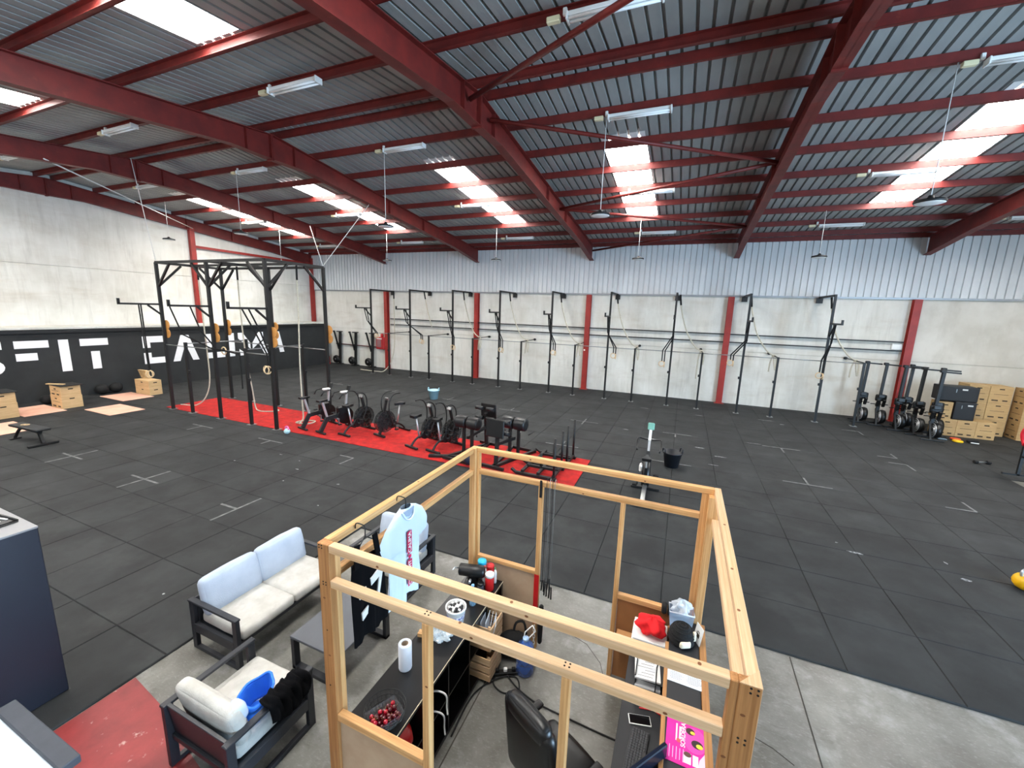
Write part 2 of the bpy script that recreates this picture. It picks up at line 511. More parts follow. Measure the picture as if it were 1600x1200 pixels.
for cx, cy, l, r, n_, f_ in ((-13.67, 4.62, .48, .46, .48, .48), (-10.6, 4.63, .5, .5, .48, .5), (-7.54, 4.63, .46, 0, .48, .49), (-13.7, 7.62, .48, .5, .44, 0), (-10.62, 7.63, .5, .48, .3, 0),
                             (-7.57, 7.66, .45, 0, .46, 0), (3.12, 14.2, .5, .5, .46, 0), (3.14, 11.24, .53, .48, 0, .46), (6.12, 14.77, .46, 0, 0, .42), (6.12, 14.21, .4, 0, .5, 0), (6.12, 11.22, .5, 0, 0, .5),
                             (6.16, 17.82, .48, 0, .5, 0), (-12.2, 14.95, .5, .3, .2, .4), (-9.12, 14.82, .3, .42, .1, .45), (.1, 11.23, .55, .45, 0, 0), (-3.0, 11.25, .5, .5, 0, .4), (-3.0, 14.2, .5, .5, .4, .4), (.1, 14.2, .4, .5, .4, 0), (-6.0, 14.4, .5, .4, 0, .4), (-15.7, 15.0, .4, .4, 0, .3)):
    if l + r > 0: tape((cx - l, cy), (cx + r, cy))
    if n_ + f_ > 0: tape((cx, cy - n_), (cx, cy + f_))
# chalk scuffs rubbed into the mats
scuff = mat('chalk_scuff', (178, 180, 180), .95, alpha=1.0, col2=(92, 94, 95), scale=30, coord='World', lo=.4, hi=.6)
for x, y, w, d in ((4.45, 8.0, .16, .07), (4.4, 8.45, .05, .09), (3.1, 8.15, .26, .06), (2.9, 8.4, .05, .05), (-.6, 13.2, .5, .1), (.8, 13.0, .4, .08), (1.3, 12.4, .5, .06), (3.3, 17.9, .6, .07), (3.75, 17.5, .22, .08), (-1.5, 13.9, .3, .06), (-8.2, 6.5, .16, .03), (-9.4, 7.0, .12, .03), (-7.9, 5.9, .06, .05), (-8.6, 6.9, .05, .05), (-10.0, 6.2, .07, .04), (-6.7, 6.3, .1, .06), (-6.3, 5.4, .05, .03), (-5.1, 3.4, .03, .05), (-6.1, 2.7, .04, .03), (-9.0, 17.4, .4, .04), (-1.2, 17.6, .5, .05), (.9, 17.4, .4, .05), (2.4, 14.3, .5, .03), (1.1, 11.6, .3, .04)):
    m = MB()
    k = rnd.randint(6, 9)
    m.prism([(x + w * rnd.uniform(.25, .55) * math.cos(2 * PI * t / k), y + d * rnd.uniform(.25, .6) * math.sin(2 * PI * t / k)) for t in range(k)], MZ, MZ + .0015)
    obj('chalk_mark', m, scuff, floor)

# ---------------------------------------------------------------- corrugated sheets
PITCH_R = .24
def ribs(x0, x1, depth):
    # (x, offset) break points of a trapezoidal profile between x0 and x1
    out = []
    i = math.floor(x0 / PITCH_R)
    pts = []
    while i * PITCH_R < x1 + PITCH_R:
        b = i * PITCH_R
        pts += [(b, 0), (b + .180, 0), (b + .188, depth), (b + .228, depth)]
        i += 1
    def at(x):
        for (xa, za), (xb, zb) in zip(pts, pts[1:]):
            if xa <= x <= xb:
                return za + (zb - za) * (x - xa) / (xb - xa)
        return 0
    out = [(x0, at(x0))] + [q for q in pts if x0 < q[0] < x1] + [(x1, at(x1))]
    return out
def roof_piece(x0, x1, ya, yb, z0, depth=.07):
    R = ribs(x0, x1, depth)
    v = [(x, ya, roof_z(ya, z0) + dz) for x, dz in R] + [(x, yb, roof_z(yb, z0) + dz) for x, dz in R]
    n = len(R)
    return v, [(i, i + 1, n + i + 1, n + i) for i in range(n - 1)]
ceiling = struct('ceiling')
SKY_X = [(-20.45, -19.4), (-14.0, -12.92), (-7.72, -6.66), (-2.40, -1.32), (5.07, 6.14), (10.6, 11.65)]
SKY_XN = [(-20.6, -19.5), (-14.7, -13.6), (-8.07, -7.02), (-2.4, -1.32), (5.07, 6.14), (10.6, 11.65)]
SKY_Y = [(11.35, 17.05), (-.4, 5.05)]
for b in range(6):
    xa, xb = BAYS[b], BAYS[b + 1]
    if b == 5: xb += .25
    if b == 0: xa -= .25
    for far in (0, 1):
        sx = (SKY_XN if not far else SKY_X)[b]
        sy = SKY_Y[0] if far else SKY_Y[1]
        ya, yb = (RIDGE, D + .1) if far else (YF - .1, RIDGE)
        m = MB()
        if not far and b > 3:                    # plain sheet, no skylight
            v, f = roof_piece(xa, xb, ya, yb, SHEET0)
            obj('roof_sheet', MB().add(v, f), K['roof_sheet'], ceiling)
            continue
        for x0, x1, y0, y1 in ((xa, sx[0], ya, yb), (sx[1], xb, ya, yb), (sx[0], sx[1], ya, sy[0]), (sx[0], sx[1], sy[1], yb)):
            v, f = roof_piece(x0, x1, y0, y1, SHEET0)
            m.add(v, f)
        obj('roof_sheet', m, K['roof_sheet'], ceiling)
        v, f = roof_piece(sx[0] - .02, sx[1] + .02, sy[0] - .02, sy[1] + .02, SHEET0 + .012)
        obj('skylight_panel', MB().add(v, f), K['skylight'], ceiling)
        # the unlit overlap of the plastic sheet that shows above the highest purlin
        y0, y1 = (sy[0] - .34, sy[0] - .05) if far else (sy[1] + .05, sy[1] + .34)
        v, f = roof_piece(sx[0], sx[1], y0, y1, SHEET0 - .012)
        obj('skylight_lap', MB().add(v, f), K['white_plastic'], ceiling)
# purlins: C sections running the length of the hall
PUR_Y = [8.62, 9.85, 11.27, 12.68, 14.12, 15.56, 17.05, 18.48, 19.85] + [8.16, 6.62, 5.18, 3.74, 2.3, .86, -.58, -2.02, -3.4]
for y in PUR_Y:
    z = roof_z(y, PUR0)
    m = MB()
    s_ = 1 if y > RIDGE else -1
    for b in range(6):
        x0, x1 = BAYS[b], BAYS[b + 1]
        m.bb(x0, x1, y - .008, y + .008, z, z + PUR_H)                       # web
        m.bb(x0, x1, min(y, y + s_ * .07), max(y, y + s_ * .07), z, z + .012)  # bottom flange
        m.bb(x0, x1, min(y, y + s_ * .07), max(y, y + s_ * .07), z + PUR_H - .012, z + PUR_H)
    obj('purlin', m, K['red_steel'], ceiling)
m = MB().bb(XW, XE, D - .22, D - .05, roof_z(D - .2, PUR0) - .02, roof_z(D - .2, PUR0) + .14)
obj('eave_beam', m, K['red_steel'], ceiling)
# rafters: I sections with deeper ends
def rafter(x, half=.11, name='rafter'):
    def prof(y):
        a = abs(y - RIDGE)
        dep = .50 + max(0, .13 * (1 - a / 1.1)) + max(0, .16 * (a - 9.5) / 2.7)
        top = roof_z(y, PUR0)
        return top, top - dep
    ys = [YF + .1, YF + 2.8, 4, RIDGE - 1.1, RIDGE, RIDGE + 1.1, 12.5, D - 2.8, D - .12]
    m = MB()
    for off0, off1, part in ((-.006, .006, 'web'), (-half, half, 'top'), (-half, half, 'bot')):
        v, f = [], []
        for y in ys:
            t, b = prof(y)
            if part == 'web': lo, hi = b, t
            elif part == 'top': lo, hi = t - .016, t
            else: lo, hi = b, b + .016
            v += [(off0, y, lo), (off1, y, lo), (off1, y, hi), (off0, y, hi)]
        for i in range(len(ys) - 1):
            o, q = i * 4, i * 4 + 4
            for k in range(4):
                l = (k + 1) % 4
                f.append((o + k, o + l, q + l, q + k))
        f += [(3, 2, 1, 0), tuple(len(v) - 4 + k for k in range(4))]
        m.add(v, f)
    o = obj(name, m, K['red_steel'], ceiling, loc=(x, 0, 0))
    t, b = prof(RIDGE)
    for dy in (-.018, .018):
        obj('splice_plate', MB().bb(-half, half, RIDGE + dy - .012, RIDGE + dy + .012, b - .03, t), K['red_steel'], o)
    for y in (7.7, 9.1, 13.2, 15.4):
        t, b = prof(y)
        obj('web_stiffener', MB().bb(-half * .9, half * .9, y - .006, y + .006, b + .02, t - .02), K['red_steel'], o)
    return o, prof
for x in BAYS[1:6]:
    _, prof = rafter(x)
rafter(XW + .14, .10)
rafter(XE - .14, .10)
# wind bracing tubes in the bay between the third and fourth frame
zig = [(-4.40, 8.85), (1.72, 12.35), (-4.40, 14.5), (1.72, 17.4), (-4.40, 20.2)]
for (xa, ya), (xb, yb) in zip(zig, zig[1:]):
    za, zb = roof_z(ya, PUR0) - .27, roof_z(yb, PUR0) - .27
    obj('wind_brace', MB().cyl((xa, ya, za), (xb, yb, zb), .045, n=10), K['red_steel'], ceiling)
obj('wind_brace', MB().cyl((-4.4, 7.95, roof_z(7.95, PUR0) - .25), (1.72, 4.4, roof_z(4.4, PUR0) - .25), .05, n=10), K['red_steel'], ceiling)
for x0, x1, y0, y1 in ((-17.0, -10.9, 8.85, 12.4),):
    pass

# ---------------------------------------------------------------- back wall
PANEL_TOP = 4.85
wall_back = struct('wall_back', MB().bb(XW - .2, XE + .2, D + .02, D + .25, 0, 7.6), K['concrete_grey'])
for b in range(6):
    x0, x1 = BAYS[b] + .012, BAYS[b + 1] - .012
    for z0, z1 in ((0.0, 2.42), (2.432, PANEL_TOP)):
        obj('concrete_panel', MB().box(((x0 + x1) / 2, D + .01, (z0 + z1) / 2), (x1 - x0, .06, z1 - z0), bev=.008), K['concrete_grey'] if b == 5 else K['concrete_wall'], wall_back)
R = ribs(XW, XE, .05)
v = [(x, D - .09 + dz, PANEL_TOP) for x, dz in R] + [(x, D - .09 + dz, 7.5) for x, dz in R]
n = len(R)
obj('metal_cladding', MB().add(v, [(i, i + 1, n + i + 1, n + i) for i in range(n - 1)]), K['cladding'], wall_back)
obj('flashing', MB().bb(XW, XE, D - .1, D + .01, PANEL_TOP - .04, PANEL_TOP + .03), K['trim_metal'], wall_back)
for i, x in enumerate(BAYS[1:6]):
    m = MB()
    m.bb(x - .12, x + .12, D - .26, D - .24, 0, PANEL_TOP - .04)
    m.bb(x - .01, x + .01, D - .24, D - .02, 0, PANEL_TOP - .04)
    m.bb(x - .12, x + .12, D - .06, D - .04, 0, PANEL_TOP - .04)
    c = obj('steel_column', m, K['red_column'], wall_back)
    obj('base_plate', MB().bb(x - .2, x + .2, D - .34, D - .02, 0, .03), K['red_column'], c)
obj('wall_light_switch', MB().box((7.83, D - .05, 2.98), (.34, .08, .24), bev=.02), K['white_plastic'], wall_back)
# two long black rails bolted to the wall
for z in (3.17, 2.82):
    obj('wall_rail', MB().bar((-16.85, D - .12, z), (7.98, D - .12, z), .05), K['black_steel'], wall_back)
# service pipe near the left corner
obj('service_pipe', MB().tube([(-21.4, D - .12, 1.36), (-18.2, D - .12, 1.33), (-17.75, D - .12, 1.33), (-17.62, D - .12, 1.4), (-17.62, D - .12, 1.62)], .035, 8), mat('dark_red_pipe', (92, 36, 36), .5), wall_back)

# ---------------------------------------------------------------- left gable wall with the black partition and its lettering
wall_left = struct('wall_left', MB().bb(XW - .25, XW - .04, YF, D, 0, 9.0), K['concrete_wall'])
for y0, y1 in ((YF, 6.3), (6.312, 13.3), (13.312, D)):
    for z0, z1 in ((0.0, 2.6), (2.612, 5.1), (5.112, 8.4)):
        obj('concrete_panel', MB().box((XW - .02, (y0 + y1) / 2, (z0 + z1) / 2), (.06, y1 - y0, z1 - z0), bev=.01), K['concrete_wall'], wall_left)
m = MB().bb(XW + .02, XW + .2, 13.3, 13.52, 2.6, 7.5)
obj('steel_column', m, K['red_column'], wall_left)
obj('wall_brace', MB().bar((XW + .12, 13.5, 6.6), (XW + .12, D - .2, 6.55), .12, .12), K['red_column'], wall_left)
obj('steel_column', MB().bb(XW + .02, XW + .24, D - .26, D - .06, 0, 6.9), K['red_column'], wall_left)
XP = -21.90
part = obj('partition', MB().bb(XP - .12, XP, -1.0, 20.15, 0, 2.66), K['black_wall'], wall_left)
obj('partition_rail', MB().box((XP + .03, 9.575, 2.60), (.10, 21.15, .13), bev=.01), mat('black_rail', (24, 25, 26), .5), part)
obj('partition_ledge', MB().bb(XW, XP - .02, -1.0, 20.2, 2.68, 2.76), K['concrete_wall'], part)
obj('partition_end_post', MB().bb(XP - .1, XP + .06, 20.16, 20.3, 0, 2.66), mat('dark_red_post', (96, 30, 30), .6), part)
def letter(polys):
    m = MB()
    for p in polys:
        m.prism(p, XP + .001, XP + .008, 'yz')
    return obj('letter', m, K['letter_white'], part)
ZT, ZB = 2.28, 1.06
# S (its right half is in view)
sp = [(5.55, ZT), (6.12, ZT), (6.12, 2.01), (5.55, 2.01)]
arc = [(5.62 + .5 * math.cos(a), 1.385 + .325 * math.sin(a)) for a in [PI / 2 - PI * i / 10 for i in range(11)]]
letter([sp, [(5.3, 1.71)] + arc + [(5.3, 1.06)], [(5.25, ZT), (5.55, ZT), (5.55, 1.85), (5.25, 1.85)]])
letter([[(6.41, ZT), (7.28, ZT), (7.28, 2.01), (6.41, 2.01)], [(6.41, 1.83), (6.95, 1.83), (6.95, 1.56), (6.41, 1.56)], ])
letter([[(7.54, ZT), (7.82, ZT), (7.82, ZB), (7.54, ZB)]])
letter([[(8.14, ZT), (9.0, ZT), (9.0, 2.0), (8.14, 2.0)], [(8.43, 1.77), (8.7, 1.77), (8.7, ZB), (8.43, ZB)]])
letter([[(10.16, ZT), (10.99, ZT), (10.99, 2.0), (10.44, 2.0), (10.44, 1.77), (10.16, 1.77)], [(10.16, 1.55), (10.44, 1.55), (10.44, 1.33), (10.99, 1.33), (10.99, ZB), (10.16, ZB)]])
letter([[(11.26, ZB), (11.55, ZB), (11.83, 1.86), (12.1, ZB), (12.38, ZB), (12.0, ZT), (11.66, ZT)]])
letter([[(12.76, ZT), (13.05, ZT), (13.05, 1.6), (12.76, 1.6)], [(12.76, 1.35), (13.62, 1.35), (13.62, ZB), (12.76, ZB)]])
letter([[(13.86, ZT), (14.15, ZT), (14.15, 1.5), (14.13, ZB), (13.84, ZB)]])
letter([[(14.36, ZT), (14.62, ZT), (15.0, 1.72), (15.0, 1.38), (14.36, 1.98)], [(15.5, ZT), (15.78, ZT), (15.78, 1.9), (15.12, 1.38), (15.12, 1.7)], [(14.38, 1.42), (14.6, 1.24), (14.6, ZB), (14.38, ZB)], [(15.52, 1.6), (15.78, 1.8), (16.08, ZB), (15.8, ZB)]])
letter([[(16.2, ZB), (16.42, ZB), (16.66, 1.7), (16.52, ZT), (16.46, ZT)], [(16.52, ZT), (16.78, ZT), (17.05, ZB), (16.76, ZB)]])

# ---------------------------------------------------------------- right and front walls (outside the frame)
wall_right = struct('wall_right', MB().bb(XE + .02, XE + .25, YF, -1.8, 0, 8.6).bb(XE + .02, XE + .25, 4.2, D, 0, 8.6).bb(XE + .02, XE + .25, -1.8, 4.2, 4.7, 8.6), K['concrete_grey'])
wall_front = struct('wall_front', MB().bb(XW, 2.0, YF - .25, YF, 0, 4.0).bb(2.0, XE, YF - .25, YF, 0, 7.5).bb(XW, -17.6, YF - .25, YF, 4.0, 7.5).bb(-1.4, 2.0, YF - .25, YF, 4.0, 7.5).bb(-17.6, -1.4, YF - .25, YF, 5.8, 7.5), K['concrete_grey'])

# ---------------------------------------------------------------- light fittings under the purlins
def strip_light(label):
    t = thing('strip_light', label, 'light', group='fluorescent strip lights on the roof purlins')
    obj('housing', MB().box((0, 0, -.03), (1.3, .12, .06), bev=.008), K['white_plastic'], t)
    for dy in (-.045, .045):
        obj('tube', MB().cyl((-.62, dy, -.085), (.62, dy, -.085), .022, n=8), K['diffuser'], t)
    for dx in (-.645, .645):
        obj('end_cap', MB().box((dx, 0, -.055), (.03, .17, .11), bev=.006), K['white_plastic'], t)
    obj('junction_box', MB().box((-.86, 0, -.04), (.2, .09, .08), bev=.01), K['cream_plastic'], t)
    obj('bracket', MB().box((-.7, .03, .05), (.06, .05, .1), bev=.008), K['white_plastic'], t)
    return t
bayn = ['leftmost bay', 'second bay from the left', 'third bay from the left', 'fourth bay from the left', 'fifth bay from the left', 'rightmost bay']
rows = [(6.40, 'in the row before the ridge'), (9.80, 'in the row behind the ridge'), (14.10, 'in the row beside the skylights'), (18.38, 'nearest the back wall')]
first = None
for r, (y, rn) in enumerate(rows):
    for b, x in enumerate((-19.35, -13.55, -7.45, -1.32, 4.78, 9.75)):
        if (r == 0 and b > 3) or (r in (1, 2) and b == 5): continue
        if r == 2 and b < 2: x -= .1
        lb = 'white fluorescent strip light %s, %s' % (rn, bayn[b])
        z = roof_z(y, PUR0) - .03
        if first is None:
            first = strip_light(lb); first.location = (x, y, z)
        else:
            dup(first, (x, y, z), 0, lb)
def pendant(x, y, z, label):
    t = thing('pendant_lamp', label, 'lamp', (x, y, z), 0, 'disc pendant lamps on long cables')
    top = roof_z(y, PUR0) - z
    obj('cable', MB().cyl((0, 0, .09), (0, 0, top), .008, n=6), K['white_plastic'], t)
    obj('shade', MB().lathe([(.035, .10), (.05, .06), (.10, .045), (.215, .02), (.225, -.01), (.215, -.03)], 20), K['black_steel'], t)
    obj('diffuser', MB().lathe([(.21, -.03), (.19, -.038), (.02, -.04)], 20), K['diffuser'], t)
for x, y, z, lb in ((-21.18, 11.27, 6.52, 'disc pendant lamp hanging before the pale gable wall, leftmost'), (-14.36, 9.85, 6.25, 'disc pendant lamp hanging in front of the left skylights above the rig'), (-8.16, 9.85, 6.2, 'disc pendant lamp hanging over the last panel of the second skylight strip'),
                    (-2.02, 9.85, 6.16, 'large disc pendant lamp near the crossing red braces'), (3.79, 9.85, 6.05, 'largest disc pendant lamp beside the rightmost skylight strip'),
                    (-19.75, 15.56, 6.04, 'small disc pendant lamp far back beside the corner of the gable wall'), (-14.05, 17.0, 6.19, 'small disc pendant lamp before the grey cladding, at the tip of the second rafter'), (-8.01, 17.0, 6.12, 'small disc pendant lamp before the grey cladding, right of the third rafter'),
                    (-1.9, 17.0, 6.06, 'small disc pendant lamp before the grey cladding, between the fourth and fifth rafter'), (3.96, 17.0, 6.02, 'small disc pendant lamp before the grey cladding, farthest right')):
    pendant(x, y, z, lb)
# ================================================================ TRAINING RIGS
TW = .075
wall_rig = thing('pull_up_rig', 'long black pull-up rig fixed along the pale concrete back wall', 'rig')
TALL = [-16.65 + 2.7125 * k for k in range(9)]
RY = 18.65
for k, x in enumerate(TALL):
    p = obj('tall_post', MB().bar((x, RY, MZ), (x, RY, 4.87), TW), K['black_steel'], wall_rig)
    obj('foot_plate', MB().bb(x - .1, x + .1, RY - .1, RY + .1, MZ, MZ + .012), K['grey_steel'], p)
    obj('rack_hook', MB().box((x - .06, RY, 1.5), (.06, .08, .10), bev=.01), K['black_steel'], p)
    b = obj('wall_beam', MB().bar((x, RY - .04, 4.83), (x, D - .1, 4.83), TW), K['black_steel'], wall_rig)
    obj('wall_plate', MB().bb(x - .11, x + .11, D - .16, D - .09, 4.60, 4.82), K['black_steel'], b)
    a = obj('arm', MB().bar((x, RY, 3.80), (x, RY - 1.2, 3.80), .06), K['black_steel'], wall_rig)
    obj('arm_stop', MB().bar((x, RY - 1.17, 3.8), (x, RY - 1.17, 3.95), .06), K['black_steel'], a)
    obj('arm_brace', MB().bar((x, RY - .5, 3.78), (x, RY - .02, 3.35), .05), K['black_steel'], a)
    xs = x + 1.21
    p = obj('short_post', MB().bar((xs, RY, MZ), (xs, RY, 2.44), .07), K['black_steel'], wall_rig)
    obj('foot_plate', MB().bb(xs - .1, xs + .1, RY - .1, RY + .1, MZ, MZ + .012), K['grey_steel'], p)
    obj('rack_hook', MB().box((xs - .05, RY, 1.45), (.06, .08, .10), bev=.01), K['black_steel'], p)
    r = obj('rear_bar', MB().cyl((xs, RY, 2.42), (xs, D - .12, 2.42), .02, n=8), K['black_steel'], wall_rig)
    obj('wall_flange', MB().cyl((xs, D - .14, 2.42), (xs, D - .03, 2.42), .06, n=10), K['black_steel'], r)
    obj('pull_up_bar', MB().cyl((x, RY, 2.40), (xs, RY, 2.40), .018, n=8), K['grey_steel'], wall_rig)
    if k < 8:
        obj('pull_up_bar', MB().cyl((xs, RY, 2.40), (TALL[k + 1], RY, 2.40), .018, n=8), K['grey_steel'], wall_rig)

rig = thing('training_rig', 'tall free-standing black training rig with orange targets on the red carpet', 'rig')
NX, NY, FY, RT = (-16.74, -14.07, -11.40), 8.43, 10.53, 5.15
CZ = MZ + .012
for y, sg in ((NY, 1), (FY, -1)):
    for i, x in enumerate(NX):
        p = obj('tall_post', MB().bar((x, y, CZ), (x, y, RT), .085), K['black_steel'], rig)
        obj('foot_plate', MB().bb(x - .11, x + .11, y - .11, y + .11, CZ - .011, CZ + .006), K['grey_steel'], p)
        # pairs of round plywood targets on the posts
        for z in (3.05, 2.75):
            obj('target_disc', MB().cyl((x + .05, y + .06, z), (x + .05, y + .085, z), .16, n=20), K['disc_wood'], rig)
        # knee braces to the top frame
        if i < 2: obj('knee_brace', MB().bar((x, y, 4.35), (x + .75, y, 5.1), .06), K['black_steel'], rig)
        if i > 0: obj('knee_brace', MB().bar((x, y, 4.35), (x - .75, y, 5.1), .06), K['black_steel'], rig)
        obj('knee_brace', MB().bar((x, y, 4.35), (x, y + sg * .75, 5.1), .06), K['black_steel'], rig)
    obj('top_beam', MB().bar((NX[0], y, RT), (NX[2], y, RT), .08), K['black_steel'], rig)
    for x in (-15.6, -12.55):
        p = obj('short_post', MB().bar((x, y, CZ), (x, y, 2.5), .08), K['black_steel'], rig)
        obj('foot_plate', MB().bb(x - .11, x + .11, y - .11, y + .11, CZ - .011, CZ + .006), K['grey_steel'], p)
        obj('rack_hook', MB().box((x + .06, y, 1.5), (.06, .08, .1), bev=.01), K['black_steel'], p)
    xs = [NX[0], -15.6, NX[1], -12.55, NX[2]]
    for a, b in zip(xs, xs[1:]):
        obj('pull_up_bar', MB().cyl((a, y, 2.36), (b, y, 2.36), .018, n=8), K['grey_steel'], rig)
for x in NX:
    obj('cross_beam', MB().bar((x, NY, RT), (x, FY, RT), .08), K['black_steel'], rig)
for x in (-15.6, -12.55):
    obj('cross_bar', MB().cyl((x, NY, 2.46), (x, FY, 2.46), .018, n=8), K['grey_steel'], rig)
obj('top_beam', MB().bar((NX[0], 9.48, RT), (NX[2], 9.48, RT), .07), K['black_steel'], rig)
for x in NX:
    a = obj('arm', MB().bar((x, NY, 3.75), (x, NY - 1.18, 3.75), .06), K['black_steel'], rig)
    obj('arm_stop', MB().bar((x, NY - 1.15, 3.75), (x, NY - 1.15, 3.92), .06), K['black_steel'], a)
    obj('arm_brace', MB().bar((x, NY - .38, 3.72), (x, NY - .02, 3.4), .05), K['black_steel'], a)
# steel wires that tie the rig and the roof
wire_m = mat('steel_wire', (232, 232, 228), .5)
for a, b in (((-16.74, NY, 5.19), (-16.95, 8.2, roof_z(8.2, PUR0))), ((-11.4, FY, 5.19), (-13.1, 11.6, 6.75)), ((-11.4, FY, 5.19), (-10.8, 12.2, roof_z(12.2, PUR0) - .45))):
    obj('stay_wire', MB().cyl(a, b, .012, n=6), wire_m, rig)
tag(obj('tension_cable', MB().cyl((-17.0, 6.19, roof_z(6.19, PUR0) - .45), (-23.2, 13.45, 7.46), .02, n=6), wire_m), 'thin pale cable stretched from a red rafter to the gable column', 'cable')

carpet = obj('red_carpet', MB().box((-9.6, 9.42, MZ + .006), (15.3, 1.92, .012), bev=.004), K['red_carpet'])
tag(carpet, 'long red artificial turf strip laid on the black rubber mats', 'carpet')

# ---------------------------------------------------------------- gymnastic rings
def bez(a, b, sag, n=8, ax=None):
    a, b = Vector(a), Vector(b)
    out = []
    for i in range(n + 1):
        t = i / n
        p = a.lerp(b, t)
        p.z -= sag * 4 * t * (1 - t)
        out.append(p)
    return out
def strap_band(pts, w=.045):
    m = MB()
    pts = [Vector(p) for p in pts]
    for a, b in zip(pts, pts[1:]):
        m.bar(a, b, w, .022, up=(0, 1, .2))
    return m
RINGG = 'gymnastic rings on the rigs'
def rings(label, straps, ringpos, axis='y', R=.115):
    t = thing('gymnastic_rings', label, 'rings', (0, 0, 0), 0, RINGG)
    for s_ in straps:
        obj('strap', strap_band(s_), K['strap'], t)
    for i, c in enumerate(ringpos):
        obj('ring', MB().torus(c, R, .018, axis if i == 0 else 'x' if axis == 'y' else 'y', 18, 7), K['ring_wood'], t)
    return t
# on the free-standing rig
x = NX[0]
rings('rings on black straps from the left rig arm, before the plywood box', [[(x, 7.86, 3.72), (x + .02, 7.86, 2.6), (x + .05, 7.86, 1.52)], [(x, 7.80, 3.72), (x + .05, 7.80, 2.5), (x + .12, 7.80, 1.5)]], [(x + .05, 7.86, 1.40), (x + .13, 7.80, 1.40)])
x = NX[1]
rings('black straps with a wooden ring looped over the middle bay of the training rig', [[(x, 7.30, 3.72), (x + .1, 7.5, 2.9), (x + .25, 8.2, 2.42), (x + .9, 8.40, 2.34)], [(x, 7.85, 3.72), (x + .12, 8.0, 3.0), (x + .3, 8.3, 2.42), (x + 1.3, 8.38, 2.3)], [(x + 1.3, 8.38, 2.36), (x + 1.33, 8.36, 1.2)]], [(x + .55, 8.38, 2.36)])
x = NX[2]
rings('pair of wooden rings hanging low on the right end of the training rig', [[(x, 7.66, 3.72), (x + .02, 8.0, 3.0), (x - .1, 8.36, 2.4), (x - .12, 8.38, 2.05)], [(x, 7.85, 3.72), (x + .05, 8.1, 3.1), (x - .02, 8.38, 2.4), (x - .05, 8.38, 2.0)]], [(x - .12, 8.32, 1.92), (x - .02, 8.3, 1.92)])
# on the wall rig: straps drop from the arms and are looped over the bar
ordn = ['first', 'second', 'third', 'fourth', 'fifth', 'sixth', 'seventh', 'eighth', 'ninth']
ofs = [.35, .75, .03, .12, .16, .28, -.35, -.45, -.12]
rz_ = [2.25, 2.1, 1.9, 1.95, 2.0, 2.05, 1.85, 2.1, 1.85]
for k, x in enumerate(TALL):
    o = ofs[k]
    y = RY - .06
    st = [[(x, RY - .55, 3.77), (x + .01, RY - .35, 3.1), (x + o, y, 2.43), (x + o, y, rz_[k] + .12)], [(x, RY - .35, 3.77), (x + .03, RY - .22, 3.0), (x + o + .10, y, 2.43), (x + o + .10, y, rz_[k] + .08)]]
    rings('rings on black straps at the %s tall wall rig post from the left' % ordn[k], st, [(x + o, y, rz_[k]), (x + o + .11, y, rz_[k] - .03)], 'y', .11)
# ---------------------------------------------------------------- climbing ropes
ROPEG = 'climbing ropes'
def rope(name, label, pts, r=.022, sleeve=True):
    t = thing(name, label, 'rope', (0, 0, 0), 0, ROPEG)
    obj('rope_strand', MB().tube(pts, r, 8), K['rope'], t)
    if sleeve:
        a = Vector(pts[0]); b = Vector(pts[1]); d = (b - a).normalized()
        obj('top_sleeve', MB().cyl(a, a + d * .45, r * 1.35, n=8), K['strap'], t)
    return t
def smooth(pts, n=6):
    P = [Vector(p) for p in pts]
    out = []
    for i in range(len(P) - 1):
        p0, p1, p2, p3 = P[max(i - 1, 0)], P[i], P[i + 1], P[min(i + 2, len(P) - 1)]
        for j in range(n):
            t = j / n
            out.append(.5 * ((2 * p1) + (-p0 + p2) * t + (2 * p0 - 5 * p1 + 4 * p2 - p3) * t * t + (-p0 + 3 * p1 - 3 * p2 + p3) * t ** 3))
    out.append(P[-1])
    return out
FZ = CZ + .022
rope('climbing_rope', 'climbing rope in the left bay of the training rig, tail by the front post', smooth([(-16.34, 9.48, 5.1), (-16.32, 9.48, 3.6), (-16.25, 9.47, 2.2), (-16.15, 9.4, 1.0), (-16.25, 9.25, .35), (-16.55, 9.08, FZ), (-17.0, 8.9, FZ), (-17.1, 8.86, FZ)]))
rope('climbing_rope', 'climbing rope hanging in the middle of the training rig with a curl on the carpet', smooth([(-14.2, 9.48, 5.1), (-14.2, 9.48, 3.5), (-14.15, 9.5, 2.0), (-14.1, 9.6, .8), (-14.05, 9.62, .2), (-13.85, 9.62, FZ), (-13.45, 9.75, FZ), (-13.3, 9.95, FZ), (-13.5, 10.05, FZ)]))
rope('climbing_rope', 'climbing rope at the right end of the training rig with a coil below', smooth([(-11.38, 9.48, 5.1), (-11.4, 9.46, 3.5), (-11.42, 9.42, 2.0), (-11.4, 9.4, .8), (-11.35, 9.36, .2), (-11.3, 9.2, FZ), (-11.0, 9.3, FZ), (-11.1, 9.6, FZ), (-11.45, 9.45, FZ), (-11.5, 9.2, FZ), (-11.2, 9.1, FZ + .03)]))
